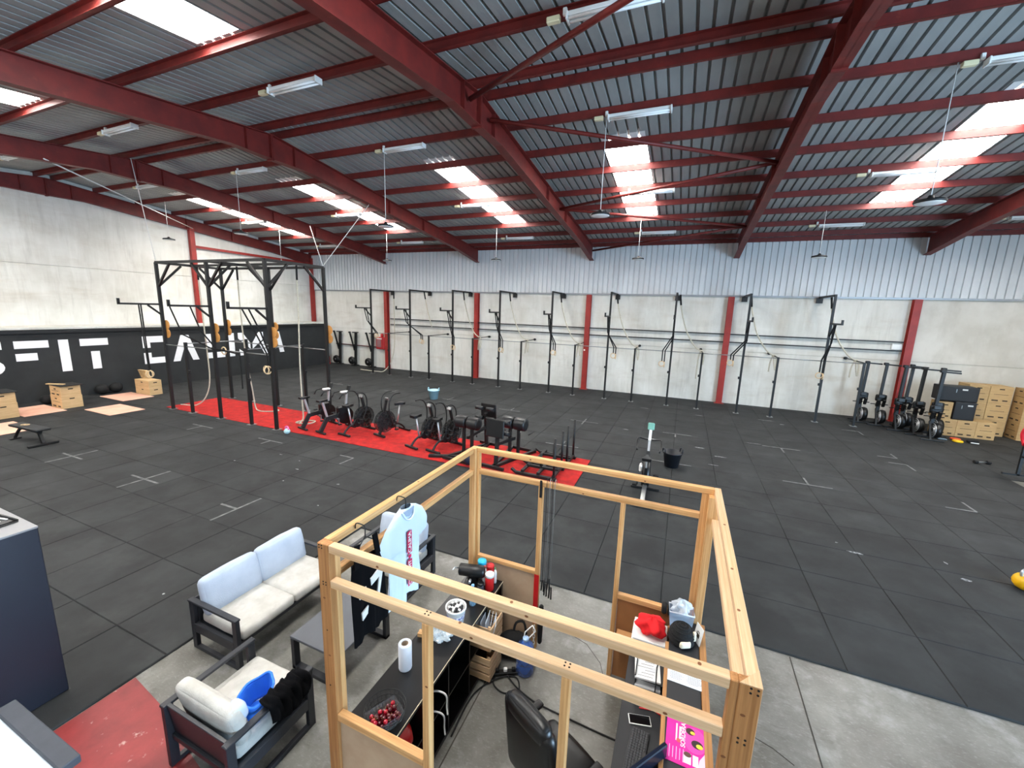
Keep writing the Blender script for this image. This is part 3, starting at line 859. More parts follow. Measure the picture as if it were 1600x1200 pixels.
for k, x in enumerate(TALL):
    xs = x + 1.21
    y0, y1 = 19.55, 19.45
    if k == 0:
        pts = [(x + .75, 19.75, 4.82), (x + .75, 19.75, 3.6), (x + .74, 19.75, 1.8), (x + .6, 19.6, .7), (x + .3, 19.3, .1), (x - .1, 19.1, MZ + .03), (x - 1.4, 19.15, MZ + .03)]
        lb = 'white rope hanging to the floor beside the red hose cabinet'
    elif k == 1:
        pts = [(x + .3, y0, 4.82), (x + .5, y0, 3.9), (x + .78, 19.6, 2.85)]
        lb = 'short pale rope hanging before the wall rails at the second tall post'
    else:
        pts = [(x + .12, y0, 4.82), (x + .22, y0, 4.2), (x + .5, y0, 3.3), (x + .85, y1, 2.7), (xs - .1, y1, 2.47), (xs + .03, y1, 2.44), (xs + .10, y1 - .05, 2.2), (xs + .08, y1 - .08, 1.85), (xs + .02, y1 - .06, 2.1), (xs - .03, y1, 2.46), (xs - .10, y1 + .05, 2.15), (xs - .12, y1 + .04, 1.75 if k != 6 else 1.2)]
        lb = 'pale climbing rope slung behind the %s short post of the wall rig' % ordn[k]
    rope('climbing_rope', lb, smooth(pts), .027)

# ================================================================ MACHINES
def spin_bike(label, loc, rz, group):
    t = thing('spinning_bike', label, 'exercise bike', loc, rz, group)
    obj('rear_foot', MB().box((0, -.52, .03), (.5, .08, .05), bev=.01), K['black_steel'], t)
    obj('front_foot', MB().box((0, .5, .03), (.52, .08, .05), bev=.01), K['black_steel'], t)
    f = MB()
    f.bar((0, -.52, .05), (0, -.28, .46), .075, .11)
    f.bar((0, -.30, .42), (0, .40, .50), .07, .12)
    f.bar((0, .5, .05), (0, .36, .78), .08, .13)
    obj('frame', f, K['black_steel'], t)
    obj('seat_post', MB().bar((0, -.28, .44), (0, -.42, .98), .045, .06), K['chrome'], t)
    obj('saddle', MB().prism([(-.09, -.56), (-.10, -.50), (-.06, -.38), (-.025, -.25), (.025, -.25), (.06, -.38), (.10, -.50), (.09, -.56)], .975, 1.03), K['black_plastic'], t)
    w = obj('flywheel_cover', MB().cyl((-.07, .30, .42), (.07, .30, .42), .27, n=22), K['black_plastic'], t)
    obj('side_box', MB().box((0, .22, .60), (.16, .34, .30), rot=(.1, 0, 0), bev=.04), K['black_plastic'], w)
    obj('handlebar_post', MB().bar((0, .36, .74), (0, .40, 1.12), .05, .06), K['chrome'], t)
    obj('handlebar', MB().tube([(-.20, .02, 1.02), (-.22, .10, 1.14), (-.22, .28, 1.17), (-.12, .34, 1.15), (.12, .34, 1.15), (.22, .28, 1.17), (.22, .10, 1.14), (.20, .02, 1.02)], .018, 8), K['black_plastic'], t)
    obj('console', MB().box((0, .32, 1.18), (.13, .24, .06), bev=.02), K['white_plastic'], t)
    obj('tablet_holder', MB().box((0, .48, 1.27), (.17, .05, .20), rot=(-.3, 0, 0), bev=.02), K['black_plastic'], t)
    c = obj('crank', MB().cyl((-.13, .02, .36), (.13, .02, .36), .035, n=10).bar((.12, .02, .36), (.13, .02, .2), .02, .04).bar((-.12, .02, .36), (-.13, .02, .52), .02, .04), K['grey_steel'], t)
    for sx, z in ((.18, .2), (-.18, .52)):
        obj('pedal', MB().box((sx, .02, z), (.09, .10, .03), bev=.006), K['matt_black'], c)
    return t
CARZ = CZ
spin_bike('black spinning bike with silver console on the carpet, nearest the training rig', (-10.60, 9.30, CARZ), -.22, 'spinning bikes')
spin_bike('black spinning bike with silver console beside the first fan bike', (-9.80, 9.26, CARZ), -.22, 'spinning bikes')

GUARD = clear('dark_fan_mesh', (12, 12, 13), .6, .45)
def fan_bike(label, loc, rz, group):
    t = thing('fan_bike', label, 'exercise bike', loc, rz, group)
    obj('rear_foot', MB().box((0, -.48, .035), (.52, .07, .06), bev=.01), K['black_steel'], t)
    obj('front_foot', MB().box((0, .48, .035), (.52, .07, .06), bev=.01), K['black_steel'], t)
    f = MB()
    f.tube(smooth([(0, -.48, .06), (0, -.40, .16), (0, -.25, .26), (0, -.05, .30)], 4), .03, 8)
    f.bar((0, -.08, .30), (0, .32, .34), .06, .09)
    f.bar((0, .48, .06), (0, .34, .36), .05, .08)
    obj('frame', f, K['black_steel'], t)
    obj('seat_post', MB().cyl((0, -.20, .28), (0, -.30, .86), .024, n=8), K['chrome'], t)
    obj('saddle', MB().prism([(-.10, -.44), (-.11, -.36), (-.05, -.25), (-.02, -.12), (.02, -.12), (.05, -.25), (.11, -.36), (.10, -.44)], .86, .93), K['black_plastic'], t)
    cage = MB()
    for sx in (-.07, .07):
        for R in (.33, .22, .11):
            cage.torus((sx, .27, .44), R, .008, 'x', 24, 5)
        for k in range(12):
            a = 2 * PI * k / 12
            cage.cyl((sx, .27 + .05 * math.cos(a), .44 + .05 * math.sin(a)), (sx, .27 + .33 * math.cos(a), .44 + .33 * math.sin(a)), .005, n=4)
    for k in range(24):
        a = 2 * PI * k / 24
        cage.cyl((-.07, .27 + .33 * math.cos(a), .44 + .33 * math.sin(a)), (.07, .27 + .33 * math.cos(a), .44 + .33 * math.sin(a)), .005, n=4)
    fan = obj('fan_cage', cage, K['black_steel'], t)
    obj('mesh_guard', MB().cyl((.055, .27, .44), (.06, .27, .44), .325, n=26), GUARD, fan)
    obj('mesh_guard', MB().cyl((-.06, .27, .44), (-.055, .27, .44), .325, n=26), GUARD, fan)
    bl = MB()
    for k in range(10):
        a = 2 * PI * k / 10
        bl.bar((0, .27 + .06 * math.cos(a), .44 + .06 * math.sin(a)), (0, .27 + .29 * math.cos(a), .44 + .29 * math.sin(a)), .09, .012, up=(1, .3, .2))
    obj('fan_blades', bl, K['black_plastic'], fan)
    obj('mast', MB().bar((0, .30, .70), (0, .20, 1.08), .05, .07), K['black_steel'], t)
    obj('console', MB().box((0, .17, 1.12), (.15, .05, .09), rot=(-.5, 0, 0), bev=.012), K['grey_steel'], t)
    for sx in (-1, 1):
        obj('handle_arm', MB().tube(smooth([(sx * .14, .05, .26), (sx * .17, .22, .70), (sx * .19, .24, 1.0), (sx * .20, .16, 1.2), (sx * .20, .0, 1.29), (sx * .20, -.16, 1.28)], 4), .017, 7), K['black_steel'], t)
    c = obj('crank', MB().cyl((-.15, .0, .30), (.15, .0, .30), .03, n=10).cyl((-.045, .0, .30), (.045, .0, .30), .13, n=18), K['black_plastic'], t)
    for sx, dz in ((.21, .14), (-.21, -.14)):
        obj('pedal', MB().box((sx, 0, .30 + dz), (.09, .11, .03), bev=.006).bar((sx * .75, 0, .30), (sx * .75, 0, .30 + dz), .02, .03), K['matt_black'], c)
    return t
FBG = 'fan bikes on the red carpet'
fan_bike('black fan bike beside the second spinning bike, its handles pointing back', (-9.06, 9.38, CARZ), -.14, FBG)
fan_bike('black fan bike turned round, with its big fan wheel toward the viewer', (-8.07, 9.82, CARZ), PI - .22, FBG)
fan_bike('black fan bike with chrome seat post, left of the two before the leg machines', (-6.57, 9.40, CARZ), -.27, FBG)
fan_bike('black fan bike standing against the padded leg machine', (-5.87, 9.38, CARZ), -.2, FBG)

def ghd(label, loc, rz):
    # glute-ham bench: feet toward +y
    t = thing('leg_extension_bench', label, 'exercise bench', loc, rz, 'padded leg machines')
    f = MB()
    f.bar((-.35, -.85, .04), (0, .75, .04), .08, .07).bar((.35, -.85, .04), (0, .75, .04), .08, .07)
    f.bar((-.4, -.85, .04), (.4, -.85, .04), .07, .07)
    f.bar((-.32, .78, .04), (.32, .78, .04), .07, .07)
    obj('base_frame', f, K['black_steel'], t)
    for sx in (-.13, .13):
        obj('upright', MB().bar((sx, -.30, .05), (sx, -.30, .80), .07, .07), K['black_steel'], t)
    obj('rear_upright', MB().bar((0, .62, .05), (0, .55, 1.0), .08, .08), K['black_steel'], t)
    for sx in (-1, 1):
        obj('thigh_pad', MB().lathe([(.10, -.165), (.165, -.15), (.17, -.13), (.17, .13), (.165, .15), (.10, .165)], 20, (sx * .185, -.30, .92), 'x'), K['vinyl'], t)
    obj('foot_plate', MB().box((0, .70, 1.02), (.52, .04, .46), rot=(.06, 0, 0), bev=.02), K['black_steel'], t)
    for z in (.86, 1.14):
        for sx in (-1, 1):
            obj('ankle_roller', MB().cyl((sx * .06, .50, z), (sx * .30, .50, z), .055, n=12), K['vinyl'], t)
    obj('adjust_rail', MB().bar((0, -.32, .50), (0, .60, .58), .06, .08), K['black_steel'], t)
    obj('grab_handle', MB().tube([(-.36, -.42, .62), (-.42, -.50, .66), (-.46, -.56, .72)], .014, 7).tube([(.36, -.42, .62), (.42, -.50, .66), (.46, -.56, .72)], .014, 7), K['black_steel'], t)
    return t
ghd('black leg machine with twin round pads, beside the fan bikes', (-5.0, 9.48, CARZ), -.12)
ghd('black leg machine with twin round pads, its foot plate facing the viewer', (-3.95, 9.42, CARZ), PI - .12)
def sled(label, loc, rz, hts):
    t = thing('push_sled', label, 'sled', loc, rz, 'push sleds at the carpet end')
    for sy in (-.36, .36):
        obj('runner', MB().bar((-.55, sy, .04), (.45, sy, .04), .09, .06).bar((-.55, sy, .04), (-.68, sy, .12), .09, .04), K['black_steel'], t)
    for x in (-.4, 0, .38):
        obj('cross_member', MB().bar((x, -.36, .10), (x, .36, .10), .07, .06), K['black_steel'], t)
    obj('centre_beam', MB().bar((-.4, 0, .13), (.4, 0, .13), .08, .06), K['black_steel'], t)
    for sy, h in zip((-.33, .33), hts):
        obj('upright_pole', MB().cyl((.38, sy, .06), (.38, sy, h), .028, n=10), K['black_steel'], t)
    obj('plate_pin', MB().cyl((-.05, 0, .13), (-.05, 0, .5), .03, n=10), K['black_steel'], t)
    return t
sled('black push sled with two tall poles in front on the red carpet', (-2.84, 8.98, CARZ), 0, (1.02, 1.02))
sled('black push sled with two tall poles at the far corner of the carpet', (-2.78, 9.9, CARZ), 0, (1.1, 1.1))

def rower_stood(label, loc, rz):
    t = thing('rowing_machine', label, 'rowing machine', loc, rz, 'rowing machines stood on end by the back wall')
    obj('front_foot', MB().box((0, -.28, .03), (.62, .07, .05), bev=.01), K['black_steel'], t)
    obj('rear_foot', MB().box((0, .22, .03), (.5, .07, .05), bev=.01), K['black_steel'], t)
    f = MB()
    f.bar((-.05, -.28, .04), (-.05, .0, .62), .05, .06).bar((.06, .22, .04), (.0, .0, .58), .05, .06).bar((0, 0, .5), (0, .02, .95), .09, .11)
    obj('frame', f, K['grey_steel'] if False else K['black_steel'], t)
    w = obj('flywheel_cage', MB().lathe([(.10, -.09), (.245, -.075), (.265, 0), (.245, .075), (.10, .09)], 22, (.12, -.10, .34), 'x'), K['black_plastic'], t)
    for R in (.22, .16, .10):
        obj('vent_ring', MB().torus((.035 - (.22 - R) * .12, -.10, .34), R, .016, 'x', 20, 5), K['chrome'], w)
    obj('rail', MB().bar((0, .02, .7), (.03, .0, 2.34), .075, .11), K['black_steel'], t)
    obj('seat', MB().soft((0, -.12, 1.06), (.34, .10, .26), .05), K['black_plastic'], t)
    obj('foot_rests', MB().box((-.08, -.16, .86), (.10, .07, .30), rot=(.3, 0, 0), bev=.02).box((.10, -.16, .86), (.10, .07, .30), rot=(.3, 0, 0), bev=.02), K['black_plastic'], t)
    obj('handle', MB().cyl((-.26, -.06, .80), (.26, -.06, .80), .016, n=8), K['matt_black'], t)
    obj('monitor', MB().box((-.02, -.24, 1.14), (.2, .05, .15), rot=(-.2, 0, 0), bev=.02), K['black_plastic'], t)
    obj('rail_end_foot', MB().bar((-.05, 0, 2.33), (.45, 0, 2.31), .05, .05).box((0, 0, 2.35), (.14, .12, .10), bev=.02), K['black_steel'], t)
    return t
RL = [('black rowing machine stood on end, leftmost by the last short post', 6.72, 19.75), ('black rowing machine stood on end, second from the left', 7.20, 19.5), ('black rowing machine stood on end before the red column', 7.56, 18.95), ('black rowing machine stood on end right of the red column, in the back', 7.95, 19.45), ('black rowing machine stood on end in the middle of the front row', 7.92, 18.55),
      ('black rowing machine stood on end nearest the stacked boxes', 8.50, 18.72), ('black rowing machine stood on end foremost, in front of the others', 8.14, 17.95)]
for lb, x, y in RL:
    rower_stood(lb, (x, y, MZ), random.uniform(-.08, .08))

def ski(label, x):
    t = thing('ski_machine', label, 'ski machine', (x, 20.42, MZ), 0, 'ski machines against the back wall')
    obj('base', MB().box((0, 0, .03), (.45, .30, .05), bev=.01), K['black_steel'], t)
    w = obj('flywheel', MB().lathe([(.08, -.08), (.24, -.07), (.26, 0), (.24, .07), (.08, .08)], 22, (-.12, -.16, .34), 'y'), K['black_plastic'], t)
    obj('hub', MB().lathe([(.07, -.105), (.05, -.09)], 14, (-.12, -.16, .34), 'y'), K['grey_steel'], w)
    obj('post', MB().bar((.02, .02, .05), (.10, .05, 2.14), .13, .13), K['black_steel'], t)
    obj('side_arm', MB().bar((0, -.02, 1.0), (-.32, -.04, 2.12), .07, .08), K['black_steel'], t)
    obj('pulley_head', MB().box((.10, .0, 2.17), (.42, .18, .06), bev=.02), K['black_plastic'], t)
    obj('arm_tip', MB().box((-.34, -.05, 2.16), (.14, .1, .10), bev=.02), K['black_plastic'], t)
    obj('monitor', MB().box((.06, -.12, 1.35), (.16, .05, .12), bev=.015), K['black_plastic'], t)
    return t
ski('black ski machine at the back wall, left one nearest the partition end', -21.02)
ski('black ski machine at the back wall, middle of the three', -19.68)
ski('black ski machine at the back wall, right one nearest the hose cabinet', -18.3)

t = thing('bike_ergometer', 'single exercise bike with drop handlebars standing alone on the mats', 'exercise bike', (-.45, 9.0, MZ), .02)
obj('front_foot', MB().box((0, .18, .03), (.62, .08, .05), bev=.01), K['black_steel'], t)
obj('rear_rail', MB().bar((0, -.75, .06), (0, .1, .22), .09, .08).box((0, -.78, .03), (.42, .07, .05), bev=.01), K['grey_steel'], t)
obj('fan_housing', MB().lathe([(.12, -.09), (.28, -.08), (.31, 0), (.28, .08), (.12, .09)], 24, (0, .12, .40), 'x'), K['black_plastic'], t)
obj('frame', MB().bar((0, .05, .3), (0, .30, .86), .07, .10).bar((0, -.1, .25), (0, -.20, .66), .06, .08), K['black_steel'], t)
obj('seat_post', MB().bar((0, -.20, .62), (0, -.27, .86), .035, .05), K['chrome'], t)
obj('saddle', MB().prism([(-.09, -.42), (-.10, -.36), (-.04, -.25), (-.02, -.12), (.02, -.12), (.04, -.25), (.10, -.36), (.09, -.42)], .86, .92), K['black_plastic'], t)
obj('side_cover', MB().box((-.12, .02, .56), (.07, .22, .16), bev=.03), K['white_plastic'], t)
obj('handlebar_post', MB().bar((0, .30, .84), (0, .38, 1.08), .05, .05), K['chrome'], t)
obj('handlebar', MB().tube(smooth([(-.24, .12, .92), (-.26, .28, 1.0), (-.24, .40, 1.12), (-.1, .42, 1.10), (.1, .42, 1.10), (.24, .40, 1.12), (.26, .28, 1.0), (.24, .12, .92)], 3), .018, 8), K['black_plastic'], t)
obj('monitor_arm', MB().bar((0, .40, 1.08), (0, .58, 1.28), .06, .04), K['white_plastic'], t)
obj('monitor', MB().box((0, .62, 1.36), (.15, .05, .17), rot=(-.2, 0, 0), bev=.02), mat('teal_screen_housing', (120, 178, 160), .5), t)
c = obj('crank', MB().cyl((-.16, -.02, .3), (.16, -.02, .3), .03, n=10), K['grey_steel'], t)
for sx, dz in ((-.22, -.14), (.22, .14)):
    obj('pedal', MB().box((sx, -.02, .3 + dz), (.1, .1, .03), bev=.006).bar((sx * .75, -.02, .3), (sx * .75, -.02, .3 + dz), .02, .03), K['matt_black'], c)

def bucket(label, loc, m, rz=0, r=.24, h=.40):
    t = thing('bucket', label, 'bucket', loc, rz)
    obj('tub', MB().lathe([(r * .72, 0), (r * .98, h), (r * 1.04, h), (r * 1.04, h - .03), (r * .96, h - .03), (r * .70, .02), (.01, .02)], 24), m, t)
    for a in (0, PI):
        hm = MB().tube([(r * math.cos(a + e), r * math.sin(a + e), h + z) for e, z in ((-.38, -.02), (-.30, .07), (0, .10), (.30, .07), (.38, -.02))], .016, 7)
        obj('handle', hm, m, t)
    return t
bucket('light blue flexible bucket on the mats in the middle of the hall', (-9.72, 14.6, MZ), mat('light_blue_rubber', (160, 200, 214), .5), .3)
bucket('black flexible bucket beside the lone exercise bike', (.06, 10.98, MZ), mat('navy_black_rubber', (24, 27, 34), .5), .4)

# small things on the carpet edge
t = thing('kettlebell', 'small pink and pale blue kettlebell by the training rig foot', 'kettlebell', (-10.76, 8.28, MZ), 0)
obj('bell', MB().sphere((0, 0, .085), .09, (1, 1, .95)), mat('pale_blue_enamel', (180, 214, 220), .4), t)
obj('handle', MB().torus((0, 0, .17), .065, .022, 'y', 14, 7), mat('pink_enamel', (224, 110, 170), .4), t)
tag(obj('medicine_ball', MB().sphere((-4.66, 8.62, CARZ + .17), .17), mat('navy_leather_ball', (34, 36, 56), .6)), 'dark navy medicine ball on the carpet behind the booth corner', 'ball')
m = MB().bar((-5.9, 8.62, CARZ + .03), (-5.0, 8.98, CARZ + .03), .12, .06)
tag(obj('wedge_bar', m, K['black_steel']), 'low black steel bar lying on the carpet edge before the leg machine', 'bar')

# ================================================================ LEFT SIDE: boxes, pads, bench
def ply_box(name, label, cx, cy, z0, w, d, h, rz=0, m=None, group=None, faces=('x', 'y'), slots=1):
    t = thing(name, label, 'box', (cx, cy, z0), rz, group)
    th = .018
    m = m or K['wood_ply']
    for sy in (-1, 1):
        obj('side_panel', MB().box((0, sy * (d / 2 - th / 2), h / 2), (w, th, h), bev=.003), m, t)
    for sx in (-1, 1):
        obj('end_panel', MB().box((sx * (w / 2 - th / 2), 0, h / 2), (th, d - 2 * th, h - .002), bev=.002), m, t)
    obj('top_panel', MB().box((0, 0, h - th / 2 + .001), (w - 2 * th, d - 2 * th, th)), m, t)
    for f_ in faces:
        s_ = -1 if f_ == 'y' else 1
        L = w if f_ == 'y' else d
        zt = h - min(.10, h * .3)
        if f_ == 'y':
            obj('hand_slot', MB().box((0, -d / 2 - .001, zt), (.13, .006, .035), bev=.0), K['slot'], t)
            if h > .3:
                obj('print_line', MB().box((0, -d / 2 - .001, h * .52), (L * .62, .004, .012)), K['dark_print'], t)
                obj('print_line', MB().box((-L * .22, -d / 2 - .001, h * .16), (L * .28, .004, .045)), K['dark_print'], t)
                obj('print_line', MB().box((L * .22, -d / 2 - .001, h * .16), (L * .22, .004, .045)), K['dark_print'], t)
        else:
            obj('hand_slot', MB().box((w / 2 + .001, 0, zt), (.006, .13, .035)), K['slot'], t)
    return t
PG = 'plywood jump boxes at the left wall'
ply_box('plywood_jump_box', 'large plywood box under a black mat, lower of the left pair', -20.15, 6.92, MZ, .78, .54, .44, 0, None, PG)
ply_box('plywood_jump_box', 'flat plywood box under a black mat, upper of the left pair', -20.15, 6.92, MZ + .441, .76, .52, .34, 0, None, PG)
tag(obj('rubber_sheet', MB().box((-20.1, 6.95, MZ + .79 + .012), (.85, .62, .02), bev=.004), K['matt_black']), 'black rubber sheet lying on the plywood box pair between the peach pads', 'mat')
tag(obj('plank', MB().box((-20.3, 6.75, MZ + .812 + .014), (.10, .62, .024), rot=(0, 0, -1.2), bev=.003), K['wood_ply']), 'short pale plank on the black rubber sheet of the plywood boxes', 'plank')
ply_box('plywood_jump_box', 'plywood box with two hand slots, lower box beside the training rig', -20.35, 9.46, MZ, 1.0, .44, .30, 0, None, PG)
ply_box('plywood_jump_box', 'plywood box carrying an open crate, beside the training rig', -20.35, 9.46, MZ + .301, 1.0, .44, .30, 0, None, PG)
t = thing('open_crate', 'small open wooden crate leaning on the plywood box by the rig', 'crate', (-20.72, 9.5, MZ + .602), .0)
for z in (.02, .34):
    obj('frame_rail', MB().box((0, .08 - z * .25, z), (.52, .10, .03), rot=(0, 0, 0), bev=.004), K['wood_ply'], t)
for x in (-.25, -.08, .08, .25):
    obj('slat', MB().bar((x, .08, .02), (x, .0, .34), .04, .09), K['wood_ply'], t)
obj('back_panel', MB().bar((0, .13, .02), (0, .05, .34), .52, .01), K['wood_ply'], t)
ply_box('plywood_jump_box', 'plywood box at the left picture edge, lower of two', -20.0, 5.28, MZ, .8, .62, .48, 0, None, PG)
ply_box('plywood_jump_box', 'plywood box at the left picture edge, upper of two', -20.0, 5.28, MZ + .481, .78, .6, .34, 0, None, PG)
tag(obj('rubber_sheet', MB().box((-19.95, 5.3, MZ + .822 + .012), (.85, .66, .02), bev=.004), K['matt_black']), 'black rubber sheet on the plywood boxes at the left picture edge', 'mat')
for (x0, x1, y0, y1), lb in (((-19.05, -17.44, 6.93, 7.92), 'peach floor pad nearest the training rig'), ((-21.15, -19.5, 8.2, 9.2), 'peach floor pad under the plywood box by the rig'), ((-21.05, -19.4, 5.62, 6.62), 'peach floor pad between the two plywood box piles'), ((-18.95, -17.35, 4.25, 5.25), 'peach floor pad behind the flat bench')):
    tag(obj('floor_pad', MB().box(((x0 + x1) / 2, (y0 + y1) / 2, MZ + .010), (x1 - x0, y1 - y0, .018), bev=.004), K['pad']), lb, 'pad', 'peach floor pads')
for y, lb in ((8.5, 'left black slam ball resting against the black wall'), (8.95, 'right black slam ball resting against the black wall')):
    tag(obj('slam_ball', MB().sphere((-21.66, y, MZ + .205), .21, (1, 1.05, .98)), K['matt_black']), lb, 'ball', 'slam balls')
tag(obj('sandbag', MB().soft((-21.2, 6.85, MZ + .16), (.4, .5, .3), .14), K['matt_black']), 'dark sandbag half hidden behind the plywood box pair', 'sandbag')
t = thing('weight_bench', 'flat black weight bench with curved legs on the mats', 'bench', (-15.9, 4.66, MZ), .06)
obj('seat_pad', MB().soft((0, 0, .42), (1.35, .30, .07), .03), K['vinyl'], t)
obj('spine', MB().bar((-.5, 0, .36), (.5, 0, .34), .07, .06), K['black_steel'], t)
obj('front_leg', MB().tube(smooth([(-.25, 0, .36), (-.5, 0, .30), (-.66, -.02, .14), (-.72, -.04, .03)], 4), .035, 8).box((-.72, -.04, .02), (.1, .22, .03), bev=.008), K['black_steel'], t)
obj('rear_leg', MB().bar((.42, 0, .36), (.55, 0, .05), .06, .08), K['black_steel'], t)
obj('rear_foot', MB().box((.60, -.02, .03), (.09, .58, .055), bev=.01), K['black_steel'], t)
tag(obj('wooden_grips', MB().torus((-16.1, 4.62, MZ + .468), .05, .008, 'z', 14, 5).torus((-16.02, 4.66, MZ + .468), .05, .008, 'z', 14, 5), K['ring_wood']), 'pair of small pale grips lying on the flat bench', 'grips')

# ================================================================ BACK WALL: hose cabinet, extinguisher
t = thing('hose_cabinet', 'red fire hose cabinet on the back wall beside the red column', 'cabinet', (-17.60, D - .14, 1.23), 0)
obj('body', MB().box((0, 0, .38), (.64, .22, .76), bev=.012), K['red_paint'], t)
d_ = obj('door', MB().box((0, -.116, .38), (.58, .012, .70), bev=.004), mat('dull_red_door', (168, 42, 44), .3), t)
obj('window', MB().box((-.08, -.124, .36), (.32, .006, .46)), mat('smoky_window', (150, 110, 110), .2), d_)
obj('top_label', MB().box((-.06, -.124, .66), (.4, .006, .07)), K['paper'], d_)
tag(obj('alarm_bell', MB().lathe([(.07, 0), (.09, .03), (.09, .20), (.05, .22)], 14, (-17.54, D - .12, 1.992)), K['red_paint']), 'small red alarm sounder on top of the hose cabinet', 'alarm')
t = thing('fire_extinguisher', 'red fire extinguisher standing at the end of the black partition', 'extinguisher', (-21.55, 20.02, MZ), 0)
obj('cylinder', MB().lathe([(.07, 0), (.085, .02), (.085, .40), (.06, .47), (.03, .50)], 16), K['red_paint'], t)
obj('valve', MB().box((0, 0, .53), (.05, .09, .07), bev=.01), K['black_plastic'], t)
obj('hose', MB().tube(smooth([(.02, 0, .54), (.10, -.02, .50), (.11, -.03, .3), (.10, -.02, .12)], 4), .014, 7), K['matt_black'], t)
tag(obj('wall_knob', MB().sphere((-4.54, D - .275, 2.05), .045), K['white_plastic']), 'small white round knob on the red column in the middle of the back wall', 'knob')

# ================================================================ RIGHT BACK: box stacks and bits
BG = 'plywood boxes stacked in the right corner'
def pbox(lb, x0, x1, y0, y1, z0, h=.595, rot=False):
    if rot:
        t = ply_box('plywood_box', lb, (x0 + x1) / 2, (y0 + y1) / 2, MZ + z0, y1 - y0, x1 - x0, h, -PI / 2, K['wood_ply2'], BG, ('y',))
    else:
        t = ply_box('plywood_box', lb, (x0 + x1) / 2, (y0 + y1) / 2, MZ + z0, x1 - x0, y1 - y0, h, 0, K['wood_ply2'], BG, ('y',))
    return t
for i, n_ in enumerate(('left', 'middle', 'right')):
    pbox('plywood box in the front row on the floor, %s of three' % n_, 8.70 + i * .512, 9.205 + i * .512, 18.82, 19.35, 0)
pbox('plywood box wedged behind the rowing machines on the front row', 8.62, 9.02, 18.86, 19.34, .60)
for c_, (x0, x1) in enumerate(((9.70, 10.25), (10.262, 10.86))):
    for r_ in range(3):
        if c_ == 0 and r_ == 0: pass
        pbox('plywood box in the back stack, %s column, %s row' % (('left', 'right')[c_], ('bottom', 'middle', 'top')[r_]), x0, x1, 19.62, 20.28, r_ * .60)
for r_ in range(3):
    pbox('plywood box turned sideways at the far right end, %s of its stack' % ('bottom', 'middle', 'top')[r_], 11.0, 11.6, 19.25, 19.85, r_ * .60, rot=True)
for lb, x0, x1, y0, y1, z0, h in (('black soft box standing on the front row of plywood boxes', 9.06, 9.62, 18.84, 19.36, .60, .64), ('large black soft box lying on top of the smaller black one', 8.62, 9.62, 18.86, 19.42, 1.243, .52)):
    t = thing('soft_jump_box', lb, 'box', ((x0 + x1) / 2, (y0 + y1) / 2, MZ + z0), 0, 'black soft boxes')
    obj('body', MB().soft((0, 0, h / 2), (x1 - x0, y1 - y0, h), .02), mat('black_soft_vinyl', (30, 30, 32), .6), t)
    obj('label_patch', MB().box((.12, -(y1 - y0) / 2 - .002, h * .82), (.14, .004, .05)), K['paper'], t)
    obj('side_handle', MB().box((-.1, -(y1 - y0) / 2 - .006, h * .72), (.02, .012, .12), bev=.003), K['grey_steel'], t)
tag(obj('weight_disc', MB().lathe([(.05, 0), (.13, .005), (.14, .03), (.12, .06), (.05, .06)], 20, (8.9, 17.95, MZ)), mat('yellow_rubber', (238, 190, 20), .5)), 'yellow disc lying on the mats before the plywood boxes', 'disc')
tag(obj('weight_disc', MB().lathe([(.05, 0), (.13, .005), (.14, .03), (.12, .05), (.05, .05)], 20, (9.0, 18.3, MZ)), mat('orange_rubber', (222, 84, 50), .5)), 'orange disc lying behind the yellow disc on the mats', 'disc')
tag(obj('towel', MB().soft((8.55, 18.1, MZ + .02), (.25, .16, .035), .015), mat('grey_blue_cloth', (120, 138, 150), .9)), 'small grey blue cloth on the mats beside the yellow disc', 'cloth')
t = thing('shoe', 'dark shoe with white sole before the plywood boxes', 'shoe', (9.3, 18.02, MZ), -.2)
obj('upper', MB().soft((0, 0, .06), (.30, .11, .10), .05), K['matt_black'], t)
obj('sole', MB().soft((.05, 0, .018), (.20, .12, .035), .015), K['white_plastic'], t)
t = thing('dumbbell', 'small dark dumbbell on the mats near the band rack', 'dumbbell', (8.25, 15.4, MZ), .3)
obj('grip', MB().cyl((-.12, 0, .05), (.12, 0, .05), .018, n=8), K['grey_steel'], t)
for sx in (-1, 1):
    obj('head', MB().cyl((sx * .12, 0, .05), (sx * .21, 0, .05), .05, n=6), K['matt_black'], t)

